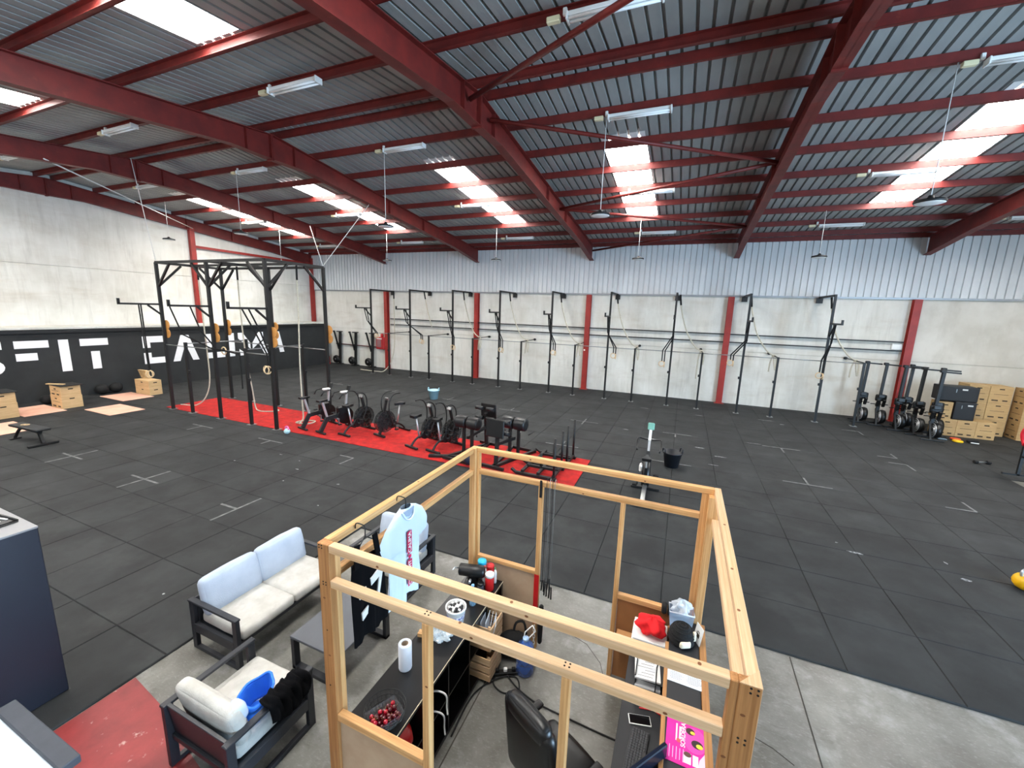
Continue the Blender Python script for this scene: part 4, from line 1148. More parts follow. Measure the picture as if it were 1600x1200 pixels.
t = thing('band_rack', 'black storage rack with hanging bands at the right picture edge', 'rack', (8.58, 14.2, 0), 0)
for y in (-.45, .45):
    obj('post', MB().bar((0, y, 0), (0, y, 1.55), .06), K['black_steel'], t)
    obj('foot', MB().bar((-.3, y, .03), (.3, y, .03), .06), K['black_steel'], t)
for z in (1.5, 1.1, .55):
    obj('shelf_bar', MB().bar((0, -.45, z), (0, .45, z), .05), K['black_steel'], t)
for y in (-.35, -.15, .05, .25):
    obj('peg', MB().cyl((0, y, 1.42), (-.22, y, 1.46), .015, n=8), K['grey_steel'], t)
for (y, z, w, L, c_, lb) in ((.30, 1.42, .05, .55, (222, 30, 50), 'red resistance band looped on the band rack'), (.1, 1.45, .05, .62, (240, 130, 30), 'orange resistance band looped on the band rack'), (-.1, 1.43, .06, .50, (240, 200, 40), 'yellow resistance band looped on the band rack'), (-.3, 1.44, .05, .85, (140, 24, 50), 'maroon resistance band looped on the band rack')):
    m = MB()
    pts = [Vector((8.58 - .12 + .02 * math.sin(a * 3), 14.2 + y + .10 * math.sin(a), MZ + z - L / 2 + L / 2 * math.cos(a))) for a in [2 * PI * i / 20 for i in range(20)]]
    m.tube(pts, .035, 6, closed=True)
    tag(obj('resistance_band', m, mat('band_' + lb.split()[0], c_, .5)), lb, 'band', 'resistance bands')
t = thing('kettlebell', 'yellow kettlebell with steel handle at the right picture edge', 'kettlebell', (5.12, 8.08, MZ), .4)
obj('bell', MB().sphere((0, 0, .125), .14, (1, 1, .92)), mat('yellow_enamel', (244, 186, 18), .4), t)
obj('handle', MB().tube(smooth([(-.07, 0, .20), (-.095, 0, .27), (-.06, 0, .32), (.06, 0, .32), (.095, 0, .27), (.07, 0, .20)], 4), .018, 8), K['chrome'], t)
# ================================================================ TIMBER BOOTH
booth = thing('timber_booth_frame', 'open pine timber frame of a small office booth in the foreground', 'timber frame')
BX0, BX1, BY0, BY1, BH = -2.13, 0.47, 1.80, 4.03, 2.36
T = .055
def timber(name, x0, x1, y0, y1, z0, z1, kind='pine', parent=None, bev=.004):
    d = (x1 - x0, y1 - y0, z1 - z0)
    ax = 'xyz'[d.index(max(d))]
    c = ((x0 + x1) / 2, (y0 + y1) / 2, (z0 + z1) / 2)
    return obj(name, MB().box((0, 0, 0), d, bev=bev), K[kind + '_' + ax], parent or booth, loc=c)
# corner posts: two timbers each
timber('corner_post', BX0, BX0 + .10, BY0, BY0 + T, 0, BH - .002, 'old')
timber('corner_post', BX0 + .03, BX0 + .10, BY0 + T, BY0 + T + .045, 0, BH - .057)
timber('corner_post', BX1 - .125, BX1 - .09, BY0, BY0 + T, 0, BH - .002, 'old')
timber('corner_post', BX1 - .09, BX1, BY0, BY0 + T, 0, BH - .002, 'old')
timber('corner_post', BX0, BX0 + .07, BY1 - .10, BY1, 0, BH - .002)
timber('corner_post', BX0 + .07, BX0 + .105, BY1 - T, BY1, 0, BH - .057)
timber('corner_post', BX1 - .10, BX1 - .03, BY1 - .12, BY1, 0, BH - .057)
timber('corner_post', BX1 - .155, BX1 - .10, BY1 - .05, BY1, 0, BH - .057)
timber('corner_board', BX1 - .03, BX1 - .005, BY1 - .12, BY1 - .01, 1.98, BH - .057)
# rails
for nm, zt in (('top_rail', BH), ('middle_rail', 2.10)):
    zb = zt - .057
    timber(nm, BX0 + .10, BX1 - .125, BY0, BY0 + T, zb, zt, 'pale')
    timber(nm, BX0 + .07 if nm == 'top_rail' else BX0 + .105, BX1 - T if nm == 'top_rail' else BX1 - .155, BY1 - T, BY1, zb, zt, 'pine')
    timber(nm, BX0, BX0 + T, BY0 + T, BY1 - .10, zb, zt, 'pine')
    timber(nm, BX1 - T, BX1, BY0 + T, BY1 - (.0 if nm == 'top_rail' else .12), zb, zt, 'pale')
obj('corner_cap', MB().prism([(BX1 - .09, BY0), (BX1, BY0), (BX1, BY0 + T + .05)], BH - .003, BH + .001), K['pale_y'], booth)
# studs, sills and infill boards in the near and far walls
for y0, near in ((BY0, 1), (BY1 - T, 0)):
    y1 = y0 + T
    timber('stud', -1.293, -1.242, y0, y1, 0, 2.043, 'pine')
    timber('stud', -.412, -.365, y0, y1, 0, 2.043, 'pine')
    timber('sill_rail', BX0 + .10, -1.293, y0, y1, .965, 1.022 if near else 1.01, 'pine')
    obj('infill_board', MB().box(((BX0 + .10 - 1.295) / 2, y0 + .03, .485), (1.295 - 2.03 + 2 * .365 + .725, .012, .95), bev=.002) if False else MB().bb(BX0 + .10, -1.297, y0 + .025, y0 + .04, .01, .963), K['board'], booth)
    timber('sill_rail', -.365, BX1 - .155, y0, y1, .965, 1.02, 'pine')
    obj('infill_board', MB().bb(-.36, BX1 - .155, y0 + .025, y0 + .04, .01, .963), K['brown_board'], booth)
timber('sill_rail', BX1 - .055, BX1, BY0 + T, BY1 - .12, .95, 1.0, 'old')
obj('infill_board', MB().bb(BX1 - .03, BX1 - .015, BY0 + T, BY1 - .12, .01, .948), K['brown_board'], booth)
def screws(pts):
    for a, b in pts:
        obj('screw_head', MB().cyl(a, b, .0055, n=8), K['slot'], booth)
for cx, cz in ((BX1 - .03, 2.335), (BX1 - .05, 2.065), ):
    screws([((cx + dx, BY0 - .0015, cz + dz), (cx + dx, BY0 + .004, cz + dz)) for dx in (-.014, .014) for dz in (-.012, .012)])
for cx, cz in ((BX0 + .03, 2.335), (BX0 + .05, 2.065), (BX0 + .05, 1.70), (BX0 + .05, 1.25)):
    k = 2 if cz > 2 else 1
    screws([((cx + dx, BY0 - .0015, cz + dz), (cx + dx, BY0 + .004, cz + dz)) for dx in ((-.012, .012) if k == 2 else (0,)) for dz in ((-.01, .01) if k == 2 else (0,))])
for cx in (-1.265, -.39):
    screws([((cx + dx, BY0 + T / 2 + dy, 2.0985), (cx + dx, BY0 + T / 2 + dy, 2.1015)) for dx in (-.013, .013) for dy in (-.011, .011)])
obj('red_strip', MB().bb(-1.296, -1.239, BY1 - T - .004, BY1 - T, .34, .97), K['red_paint'], booth)

kn = mat('timber_knot', (120, 72, 36), .6)
for x, y, z, ax in ((-1.62, BY0, 2.325, 'y'), (-.62, BY0, 2.33, 'y'), (-.95, BY0, 2.07, 'y'), (.1, BY0, 2.06, 'y'), (-.72, BY0 + .03, BH, 'z'), (-1.05, BY0 + .045, 2.10, 'z'), (.22, BY0 + .03, BH, 'z'), (-2.09, BY0, 1.95, 'y'), (-2.07, BY0, 1.5, 'y'), (.41, BY0, 2.2, 'y'), (.36, BY0, 1.95, 'y'), (-1.26, BY0, 1.6, 'y'),
                    (-1.4, BY1 - T, 2.33, 'y'), (-.2, BY1 - T, 2.32, 'y'), (-.8, BY1 - T, 2.06, 'y'), (.435, 2.7, BH, 'z'), (.44, 3.3, BH, 'z'), (.43, 2.3, BH, 'z'), (-2.1, 2.9, BH, 'z')):
    if ax == 'y':
        obj('knot', MB().prism([(x + .011 * math.cos(a), z + .007 * math.sin(a)) for a in [2 * PI * i / 10 for i in range(10)]], y - .0008, y + .002, 'xz'), kn, booth)
    else:
        obj('knot', MB().prism([(x + .009 * math.cos(a), y + .010 * math.sin(a)) for a in [2 * PI * i / 10 for i in range(10)]], z - .002, z + .0008), kn, booth)

# ================================================================ SHIRTS ON THE LEFT RAIL
def hanger(t, y, x, z0, w):
    m = MB().tube(smooth([(x, y, z0 - .02), (x, y, BH + .002), (x - .03, y, BH + .016), (x - .08, y, BH + .012), (x - .09, y, BH - .03)], 4), .0045, 6)
    m.tube([(x, y - w, z0 - .10), (x, y, z0 - .02), (x, y + w, z0 - .10)], .006, 6)
    obj('hanger', m, K['black_plastic'], t)
def cloth(t, name, ext, x, m, seed, thick=.03, fold=.02, nz=26, nu=18):
    # ext: (z, y_left, y_right) rows from top to hem; two fabric layers
    def at(z):
        for (za, la, ra), (zb, lb, rb) in zip(ext, ext[1:]):
            if zb <= z <= za:
                k = (za - z) / (za - zb)
                return la + (lb - la) * k, ra + (rb - ra) * k
        return ext[-1][1:]
    zt, zb = ext[0][0], ext[-1][0]
    zs = sorted(set([e[0] for e in ext] + [zt + (zb - zt) * i / nz for i in range(nz + 1)]), reverse=True)
    mb = MB()
    v = []
    for sd in (1, -1):
        for z in zs:
            l, r = at(z)
            dn = (zt - z) / (zt - zb)
            for i in range(nu + 1):
                u = i / nu
                y = l + (r - l) * u
                w = math.sin(PI * u) ** .6
                xx = x + sd * thick * w + (.3 if (sd > 0 and abs(y - 2.54) < .06) else 1.0) * fold * dn * math.sin(y * 38 + seed + dn * 1.5) + fold * .6 * dn * math.sin(y * 71 + seed * 2)
                zz = z + (.02 * math.sin(y * 30 + seed) * (1 if z == zb else 0))
                v.append((xx, y, zz))
    W = nu + 1
    f = []
    n = len(zs)
    for sd in (0, 1):
        o = sd * n * W
        for a in range(n - 1):
            for b in range(nu):
                q = (o + a * W + b, o + (a + 1) * W + b, o + (a + 1) * W + b + 1, o + a * W + b + 1)
                f.append(q if sd == 0 else q[::-1])
    mb.add(v, f, True)
    o = obj(name, mb, m, t)
    return o, at, lambda y, z: x + thick * .98 + fold * ((zt - z) / (zt - zb)) * math.sin(y * 38 + seed + ((zt - z) / (zt - zb)) * 1.5) + fold * .6 * ((zt - z) / (zt - zb)) * math.sin(y * 71 + seed * 2)
def text_mesh(s, size, ext=.0006, bold=False):
    cu = bpy.data.curves.new('lettering', 'FONT')
    cu.body = s; cu.size = size; cu.extrude = ext; cu.align_x = 'CENTER'; cu.align_y = 'CENTER'
    if bold: cu.offset = size * .018
    o = bpy.data.objects.new('lettering', cu)
    COL.objects.link(o)
    dg = bpy.context.evaluated_depsgraph_get()
    me = bpy.data.meshes.new_from_object(o.evaluated_get(dg))
    bpy.data.objects.remove(o)
    return me
tee_m = mat('pale_blue_white_cotton', (200, 215, 232), .9, bump=.1, bscale=60)
red_print = mat('crimson_print', (196, 24, 78), .8)
t = thing('t_shirt', 'pale blue white t-shirt with crimson vertical lettering hanging on the booth rail', 't-shirt')
XS = -1.985
_, at, surf = cloth(t, 'fabric', [(2.30, 2.50, 2.62), (2.265, 2.40, 2.70), (2.20, 2.30, 2.79), (2.06, 2.22, 2.87), (1.99, 2.20, 2.86), (1.955, 2.27, 2.80), (1.95, 2.33, 2.75), (1.75, 2.32, 2.74), (1.50, 2.29, 2.76)], XS, tee_m, .6, .035, .02)
obj('neck_band', MB().tube(smooth([(XS + .03, 2.47, 2.29), (XS + .045, 2.51, 2.22), (XS + .05, 2.56, 2.20), (XS + .045, 2.61, 2.22), (XS + .03, 2.64, 2.29)], 4), .008, 6), tee_m, t)
obj('neck_opening', MB().prism([(2.49, 2.285), (2.52, 2.235), (2.56, 2.218), (2.60, 2.235), (2.625, 2.285)], XS + .028, XS + .0385, 'yz'), mat('grey_inner_collar', (150, 164, 184), .9), t)
def print_box(z0, z1, y0, y1, m):
    pts = []
    n = 8
    mb = MB()
    for i in range(n):
        za, zb = z0 + (z1 - z0) * i / n, z0 + (z1 - z0) * (i + 1) / n
        q = [(XS + .052, y0, za), (XS + .052, y1, za), (XS + .052, y1, zb), (XS + .052, y0, zb)]
        mb.add(q, [(0, 1, 2, 3)])
    return obj('print', mb, m, t)
print_box(1.90, 2.10, 2.51, 2.57, red_print)
print_box(1.855, 1.885, 2.52, 2.56, red_print)
print_box(1.60, 1.84, 2.51, 2.57, red_print)
for s_, zc in (('CALIMA', 2.0), ('CROSSFIT', 1.72)):
    me = text_mesh(s_, .052, .0004, True)
    o = obj('print_lettering', me, K['paper'], t, )
    o.matrix_local = Matrix(((0, 0, 1, XS + .054), (0, -1, 0, 2.54), (1, 0, 0, zc), (0, 0, 0, 1)))
hanger(t, 2.56, XS, 2.30, .2)
t = thing('tank_top', 'black tank top with white printed number hanging beside the corner post', 'tank top')
blk = mat('black_cotton', (11, 11, 13), .95, spec=.1)
XT = -1.975
_, at, surf2 = cloth(t, 'fabric', [(2.12, 1.945, 2.215), (2.06, 1.93, 2.235), (1.98, 1.92, 2.26), (1.6, 1.915, 2.27), (1.50, 1.91, 2.275)], XT, blk, 2.2, .03, .018)
for ya, yb in ((1.985, 1.965), (2.14, 2.185)):
    obj('shoulder_strap', MB().bar((XT + .01, (1.99, 2.165)[ya > 2.05], 2.27), (XT + .02, yb, 2.10), .045, .012, up=(1, 0, 0)), blk, t)
def decal(poly, m):
    zc = sum(p[1] for p in poly) / len(poly); yc = sum(p[0] for p in poly) / len(poly)
    xx = max(surf2(p[0], p[1]) for p in poly + [(yc, zc)])
    obj('print', MB().prism(poly, xx - .006, xx + .004, 'yz'), m, t)
decal([(2.08, 1.96), (2.215, 2.0), (2.21, 1.95), (2.165, 1.76), (2.14, 1.76), (2.17, 1.92), (2.085, 1.90)], K['paper'])
decal([(1.965, 1.90), (2.035, 1.925), (2.03, 1.885), (1.97, 1.86)], K['paper'])
decal([(1.985, 1.74), (2.05, 1.76), (2.04, 1.70), (1.99, 1.675)], K['paper'])
hanger(t, 2.08, XT, 2.31, .10)

# ================================================================ LOUNGE
def lounge(name, label, cat, w, d, loc, rz, n, back_m, seat_m, group=None, back_h=.84):
    t = thing(name, label, cat, loc, rz, group)
    a = K['alu']
    for sx in (-1, 1):
        x = sx * (w / 2 - .025)
        f = MB()
        f.box((x, -d / 2 + .035, .31), (.045, .07, .56), bev=.004)
        f.box((x, d / 2 - .035, .31), (.045, .07, .56), bev=.004)
        f.box((x, 0, .021), (.045, d, .042), bev=.004)
        f.box((x, 0, .275), (.045, d - .14, .11), bev=.004)
        s_ = obj('side_frame', f, a, t)
        obj('armrest', MB().box((x, 0, .605), (.062, d + .01, .026), bev=.005), a, s_)
    obj('seat_deck', MB().box((0, 0, .29), (w - .1, d - .06, .05), bev=.004), a, t)
    obj('back_panel', MB().box((0, -d / 2 + .05, .47), (w - .1, .03, .30), rot=(.12, 0, 0), bev=.004), a, t)
    cw = (w - .12) / n
    for i in range(n):
        cx = -w / 2 + .06 + cw * (i + .5)
        obj('seat_cushion', MB().soft((cx, .055, .385), (cw - .006, d - .10, .13), .04, .014, noise=.003, seed=i), seat_m, t)
        obj('back_cushion', MB().soft((cx, -d / 2 + .16, .42 + (back_h - .42) / 2), (cw - .004, .13, back_h - .40), .05, .018, rot=(.20, 0, 0), noise=.004, seed=i + 5), back_m, t)
    return t
lounge('garden_sofa', 'two-seat lounge sofa with pale blue cushions and dark frame', 'sofa', 1.42, .80, (-4.44, 3.06, 0), -PI / 2, 2, K['cushion_blue'], K['cushion_white'])
ac1 = lounge('lounge_armchair', 'lounge armchair with off-white cushions on the red floor edge', 'armchair', .84, .78, (-3.28, 1.90, 0), 0, 1, K['cushion_white'], K['cushion_white'], 'lounge armchairs', .77)
tagm = mat('pale_blue_label', (190, 206, 228), .8)
obj('cushion_label', MB().soft((.285, -.23, .70), (.14, .16, .17), .05, rot=(.2, 0, 0)), tagm, ac1)
lounge('lounge_armchair', 'lounge armchair behind the hanging t-shirt, seen through the booth', 'armchair', .92, .76, (-3.55, 4.30, 0), PI, 1, K['cushion_blue'], K['cushion_white'], 'lounge armchairs')
t = thing('coffee_table', 'low dark coffee table with a grey top before the sofa', 'table', (-3.25, 3.02, 0), 0)
obj('table_top', MB().box((0, 0, .385), (.68, .80, .03), bev=.004), K['alu_top'], t)
for sx in (-1, 1):
    for sy in (-1, 1):
        pass
for sy in (-1, 1):
    y = sy * .365
    m = MB().box((-.31, y, .185), (.05, .07, .37), bev=.004).box((.31, y, .185), (.05, .07, .37), bev=.004).box((0, y, .022), (.67, .07, .044), bev=.004)
    obj('leg_frame', m, K['alu'], t)
# things on the armchair
bl = mat('bright_blue_fabric', (40, 116, 222), .7, bump=.1, bscale=40)
t = thing('blue_bag', 'bright blue open fabric bag on the armchair seat', 'bag', (-3.07, 1.90, .455), .5)
mb = MB()
def bagf(u, v):
    a = 2 * PI * u
    rx, ry = .08 + .04 * v, .13 + .03 * v
    w = 1 + .06 * math.sin(a * 5 + 1)
    return (rx * w * math.cos(a), ry * w * math.sin(a), .005 + .20 * v + .02 * math.sin(a * 2) * v)
mb.sheet(bagf, 28, 8)
obj('body', mb, bl, t, solid=.012)
obj('bottom', MB().lathe([(.085, .0), (.085, .02), (.01, .02)], 18), bl, t)
obj('rim', MB().tube([bagf(i / 28, 1.0) for i in range(28)], .012, 6, closed=True), bl, t)
def gar(u, v):
    # cloth strip laid over the armrest: hangs inside, crosses the top, hangs outside
    y = -.19 + .36 * u + .02 * math.sin(v * 9)
    k = v * 3
    wob = .014 * math.sin(u * 23 + v * 6) + .010 * math.sin(u * 41 - v * 9)
    if k < 1: p = (-.060 - .05 * (1 - k), y, -.10 * (1 - k) + .025)
    elif k < 2: p = (-.060 + .12 * (k - 1), y, .035 + .015 * math.sin(PI * (k - 1)))
    else: p = (.062 + .012 * (k - 2), y, .03 - (.16 + .07 * math.sin(u * 3)) * (k - 2))
    return (p[0] + wob * (k > 2 or k < 1), p[1], p[2] + wob + .012)
t = obj('black_garment', MB().sheet(gar, 26, 18), blk, None, loc=(-2.885, 2.03, .622), solid=.02)
tag(t, 'crumpled black garment draped over the right armchair arm', 'garment')
tag(obj('paper_scrap', MB().box((-2.28, 2.55, .004), (.05, .02, .006), rot=(0, 0, .6), bev=.002), K['paper']), 'tiny white paper scrap on the concrete beside the booth counter', 'paper')
# dark cabinet at the left edge
t = thing('tall_cabinet', 'tall navy black cabinet with a grey top at the left picture edge', 'cabinet', (-5.99, .85, 0), 0)
nav = mat('navy_black_laminate', (26, 29, 42), .45, var=.1, scale=4)
obj('body', MB().box((0, 0, .91), (1.24, 1.32, 1.78), bev=.006), nav, t)
obj('top_panel', MB().box((0, 0, 1.805), (1.245, 1.325, .02), bev=.003), mat('grey_laminate', (136, 136, 138), .5), t)
obj('plinth', MB().box((0, 0, .012), (1.26, 1.34, .022), bev=.003), K['black_plastic'], t)
t = thing('serving_tray', 'black tray with white cutlery on the tall cabinet', 'tray', (-5.82, 1.37, 1.816), .1)
obj('base', MB().box((0, 0, .006), (.42, .16, .012), bev=.004), K['black_plastic'], t)
obj('rim', MB().tube([(-.2, -.075, .018), (.2, -.075, .018), (.2, .075, .018), (-.2, .075, .018)], .010, 6, closed=True), K['black_plastic'], t)
for y in (-.03, .02):
    obj('cutlery', MB().bar((-.1, y, .018), (.1, y + .03, .018), .016, .006), K['white_plastic'], t)
t = thing('white_top_counter', 'low cabinet with white top and grey rim in the lower left corner', 'cabinet', (-3.79, .58, 0), 0)
obj('body', MB().box((0, 0, .48), (.90, .62, .95), bev=.006), K['alu'], t)
obj('top_panel', MB().box((0, -.04, .972), (.92, .60, .022), bev=.004), mat('cool_white_laminate', (226, 236, 242), .4), t)
obj('rim', MB().box((0, .30, .985), (.92, .10, .06), bev=.006), mat('dark_grey_felt', (72, 76, 84), .8, var=.15, scale=8), t)
for k in range(5):
    obj('side_rib', MB().box((.458, .0, .70 + k * .05), (.012, .60, .022), bev=.004), K['alu'], t)

# ================================================================ COUNTER (left in the booth)
CX0, CX1, CY0, CY1, CH = -2.10, -1.66, 1.93, 3.92, .80
bm = K['black_melamine']
cub = thing('shelf_counter', 'long black open shelf unit used as a counter inside the booth', 'shelf unit')
obj('top_panel', MB().box(((CX0 + CX1) / 2, (CY0 + CY1) / 2, CH - .02), (CX1 - CX0, CY1 - CY0, .04), bev=.003), bm, cub)
obj('worn_edge', MB().bb(CX1 - .001, CX1 + .0035, CY0, CY1, CH - .006, CH + .001), K['pale_edge'], cub)
obj('bottom_panel', MB().bb(CX0, CX1, CY0, CY1, .0, .04), bm, cub)
obj('back_panel', MB().bb(CX0, CX0 + .015, CY0, CY1, .04, CH - .04), bm, cub)
for y in (CY0, CY1 - .04):
    obj('end_panel', MB().bb(CX0 + .015, CX1, y, y + .04, .04, CH - .04), bm, cub)
for k in range(1, 5):
    y = CY0 + (CY1 - CY0) * k / 5
    obj('divider', MB().bb(CX0 + .015, CX1 - .004, y - .008, y + .008, .04, CH - .04), bm, cub)
obj('middle_shelf', MB().bb(CX0 + .015, CX1 - .006, CY0 + .04, CY1 - .04, .39, .406), bm, cub)
for y, z, lb in ((2.14, .42, 'red fabric bundle in the upper shelf of the counter'), (2.12, .05, 'red fabric bundle in the lower shelf of the counter')):
    tag(obj('red_bundle', MB().soft((-1.84, y, z + .11), (.30, .24, .2), .08, .02, noise=.015, seed=2), K['red_paint']), lb, 'fabric')
for k, (y, z) in enumerate(((2.52, .62), (2.48, .45))):
    tag(obj('white_cable', MB().tube(smooth([(-1.75, y, z), (-1.66, y + .03, z + .02), (-1.60, y + .06, z - .03), (-1.60, y + .07, z - .16), (-1.585, y + .06, z - .22)], 5), .008, 6), K['white_plastic']), ('upper white cable hanging out of the counter shelf', 'lower white cable hanging out of the counter shelf')[k], 'cable', 'white cables on the counter')
CT = CH + .001
# basket with a punnet of cherries
t = thing('wire_basket', 'round black wire basket at the near end of the counter', 'basket', (-1.82, 2.06, CT), 0)
m = MB()
for r, z in ((.155, .11), (.145, .075), (.13, .04), (.105, .006)):
    m.torus((0, 0, z), r, .0035, 'z', 28, 5)
for k in range(28):
    a = 2 * PI * k / 28
    m.tube([(.105 * math.cos(a), .105 * math.sin(a), .005), (.133 * math.cos(a), .133 * math.sin(a), .045), (.155 * math.cos(a), .155 * math.sin(a), .11)], .002, 4)
m.lathe([(.105, .002), (.104, .006), (.01, .006)], 24)
obj('wire_body', m, K['black_steel'], t)
clr = clear('clear_plastic', (225, 235, 240), .08, .12)
t = thing('fruit_punnet', 'clear plastic punnet in the wire basket', 'punnet', (-1.80, 2.03, CT + .012), -.45)
m = MB()
def pun(u, v):
    s_ = .07 + .02 * v; l_ = .10 + .02 * v
    c = [(-s_, -l_), (s_, -l_), (s_, l_), (-s_, l_)]
    k = int(u * 4 + 1e-6) % 4
    f_ = u * 4 - int(u * 4 + 1e-6)
    a, b = c[k], c[(k + 1) % 4]
    return (a[0] + (b[0] - a[0]) * f_, a[1] + (b[1] - a[1]) * f_, .09 * v)
m.sheet(pun, 4, 2, False).bb(-.07, .07, -.10, .10, 0, .004)
obj('tray', m, clr, t)
chm = [mat('dark_cherry', (84, 8, 18), .2, coat=.5), mat('bright_cherry', (176, 20, 44), .2, coat=.5)]
chm_me = []
for q in chm:
    me = MB().sphere((0, 0, 0), .0175, n=10, m=6).mesh('cherry'); me.materials.append(q); chm_me.append(me)
stem_me = MB().tube([(0, 0, .012), (.004, .002, .028), (.012, .004, .042)], .0012, 4).mesh('stem'); stem_me.materials.append(mat('cherry_stem', (128, 120, 60), .7))
rc = random.Random(11)
ca, sa = math.cos(-.45), math.sin(-.45)
n = 0
for lz in range(3):
    for i in range(4):
        for j in range(6):
            if lz == 2 and rc.random() < .35: continue
            lx, ly = (i - 1.5) * .034 + rc.uniform(-.004, .004), (j - 2.5) * .034 + rc.uniform(-.004, .004)
            z = CT + .032 + lz * .023 + rc.uniform(-.002, .002)
            o = obj('cherry', chm_me[rc.random() < .35], None, None, loc=(-1.80 + lx * ca - ly * sa, 2.03 + lx * sa + ly * ca, z), rot=(rc.uniform(-1, 1), rc.uniform(-1, 1), rc.uniform(0, 6)))
            tag(o, 'shiny red cherry in the clear punnet', 'cherry', 'cherries in the punnet')
            if lz == 2: obj('stem', stem_me, None, o)
t = thing('paper_roll', 'white roll standing upright on the counter', 'paper roll', (-1.97, 2.50, CT), 0)
obj('paper', MB().lathe([(.030, 0), (.056, 0), (.058, .01), (.058, .24), (.055, .245), (.032, .245), (.030, .24), (.030, .01)], 24), mat('soft_white_paper', (232, 236, 244), .9, bump=.1, bscale=60), t)
obj('core', MB().lathe([(.030, .005), (.030, .243), (.026, .243), (.026, .005)], 20), mat('cardboard_core', (150, 132, 112), .9), t)
tag(obj('pine_block', MB().box((-2.02, 2.86, CT + .022), (.12, .06, .042), rot=(0, 0, .2), bev=.003), K['pine_x']), 'short pine offcut on the counter behind the white roll', 'wood block')
# bucket of small balls
t = thing('plastic_tub', 'white plastic tub with a printed band on the counter', 'tub', (-1.83, 3.13, CT), 0)
obj('shell', MB().lathe([(.075, 0), (.098, .175), (.106, .178), (.106, .195), (.098, .195), (.093, .18), (.072, .01), (.01, .008)], 28), K['white_plastic'], t)
obj('printed_band', MB().lathe([(.0838, .06), (.0925, .125)], 28), mat('navy_printed_label', (96, 100, 150), .5, col2=(220, 222, 232), scale=30, lo=.48, hi=.52), t)
rb = random.Random(5)
bm_ = []
for nm, c_ in (('white_cap', (234, 234, 232)), ('black_cap', (24, 24, 26))):
    me = MB().sphere((0, 0, 0), .016, (1, 1, .85), 10, 6).mesh('ball'); me.materials.append(mat(nm, c_, .4)); bm_.append(me)
for lz in range(2):
    for i in range(-3, 4):
        for j in range(-3, 4):
            lx, ly = i * .027 + rb.uniform(-.004, .004), j * .027 + rb.uniform(-.004, .004)
            if lx * lx + ly * ly > .076 ** 2: continue
            w = rb.random() < .45
            o = obj('small_ball', bm_[0] if w else bm_[1], None, None, loc=(-1.83 + lx, 3.13 + ly, CT + .165 + lz * .022 + rb.uniform(-.003, .004)), rot=(rb.uniform(-1, 1), rb.uniform(-1, 1), 0))
            tag(o, ('small white ball' if w else 'small black ball') + ' heaped in the white plastic tub', 'ball', 'small balls in the tub')
def bottle(name, label, loc, r, h, m, cap, cat='bottle', band=None):
    t = thing(name, label, cat, loc)
    obj('body', MB().lathe([(r * .8, 0), (r, .012), (r, h * .34), (r * .93, h * .40), (r, h * .46), (r, h * .66), (r * .8, h * .78), (r * .42, h * .88), (r * .40, h * .93)], 20), m, t)
    obj('cap', MB().lathe([(r * .46, h * .93), (r * .46, h), (r * .2, h)], 16), cap, t)
    if band:
        obj('label', MB().lathe([(r * 1.01, h * .48), (r * 1.01, h * .64)], 20), band, t)
    return t
wat = clear('pale_blue_water_plastic', (150, 196, 226), .06, .42)
bottle('water_bottle', 'small water bottle with blue cap on the counter behind the tub', (-1.80, 3.43, CT), .036, .24, wat, mat('blue_cap', (120, 170, 220), .4), band=mat('green_blue_label', (150, 214, 190), .5))
bottle('glass_bottle', 'small clear empty bottle before the white tub', (-1.80, 3.00, CT), .03, .13, clr, clr)
cr = clear('crumpled_clear_film', (214, 226, 232), .15, .55)
mb = MB()
def bagc(u, v):
    a = 2 * PI * u; b = PI * v
    k = 1 + .14 * math.sin(a * 7 + v * 9) + .12 * math.sin(a * 3 - v * 17) + .08 * math.sin(a * 13 + v * 23)
    return (.13 * k * math.sin(b) * math.cos(a), .085 * k * math.sin(b) * math.sin(a), max(.0, .055 - .055 * math.cos(b) * k))
mb.sheet(bagc, 36, 18, False)
tag(obj('film_bag', mb, cr, None, loc=(-1.88, 2.90, CT)), 'crumpled clear plastic bag lying on the counter', 'plastic bag')
# coffee corner
t = thing('coffee_machine', 'black drum-shaped coffee machine at the far end of the counter', 'coffee machine', (-1.955, 3.70, CT), .25)
obj('base', MB().box((0, 0, .02), (.17, .24, .04), bev=.01), K['black_plastic'], t)
obj('column', MB().box((0, .07, .09), (.12, .08, .14), bev=.015), K['black_plastic'], t)
obj('drum', MB().lathe([(.05, -.15), (.066, -.14), (.068, .13), (.05, .15)], 20, (0, 0, .19), 'x'), K['black_plastic'], t)
obj('knob', MB().cyl((.0, -.07, .12), (.0, -.12, .12), .014, n=10), K['chrome'], t)
obj('lever', MB().tube([(-.14, .0, .20), (-.19, -.05, .24), (-.20, -.10, .24)], .007, 6), K['chrome'], t)
def jar(name, label, loc, r, h, m, lid, cat='jar'):
    t = thing(name, label, cat, loc)
    obj('body', MB().lathe([(r * .92, 0), (r, .01), (r, h * .8), (r * .9, h * .84)], 20), m, t)
    obj('lid', MB().lathe([(r * 1.02, h * .82), (r * 1.03, h * .97), (r * .95, h), (.01, h)], 20), lid, t)
    return t
jar('storage_jar', 'jar with bright cyan lid behind the coffee machine', (-1.90, 3.845, CT), .05, .25, clr, mat('cyan_lid', (30, 176, 214), .4))
jar('storage_jar', 'red canister with white lid near the counter corner', (-1.745, 3.73, CT), .05, .20, K['red_paint'], K['white_plastic'])
jar('storage_jar', 'large red canister standing against the far board', (-1.80, 3.86, CT), .045, .21, K['red_paint'], K['red_paint'])
bottle('sauce_bottle', 'white bottle with red cap between the red canisters', (-1.83, 3.775, CT), .024, .24, K['white_plastic'], K['red_paint'])
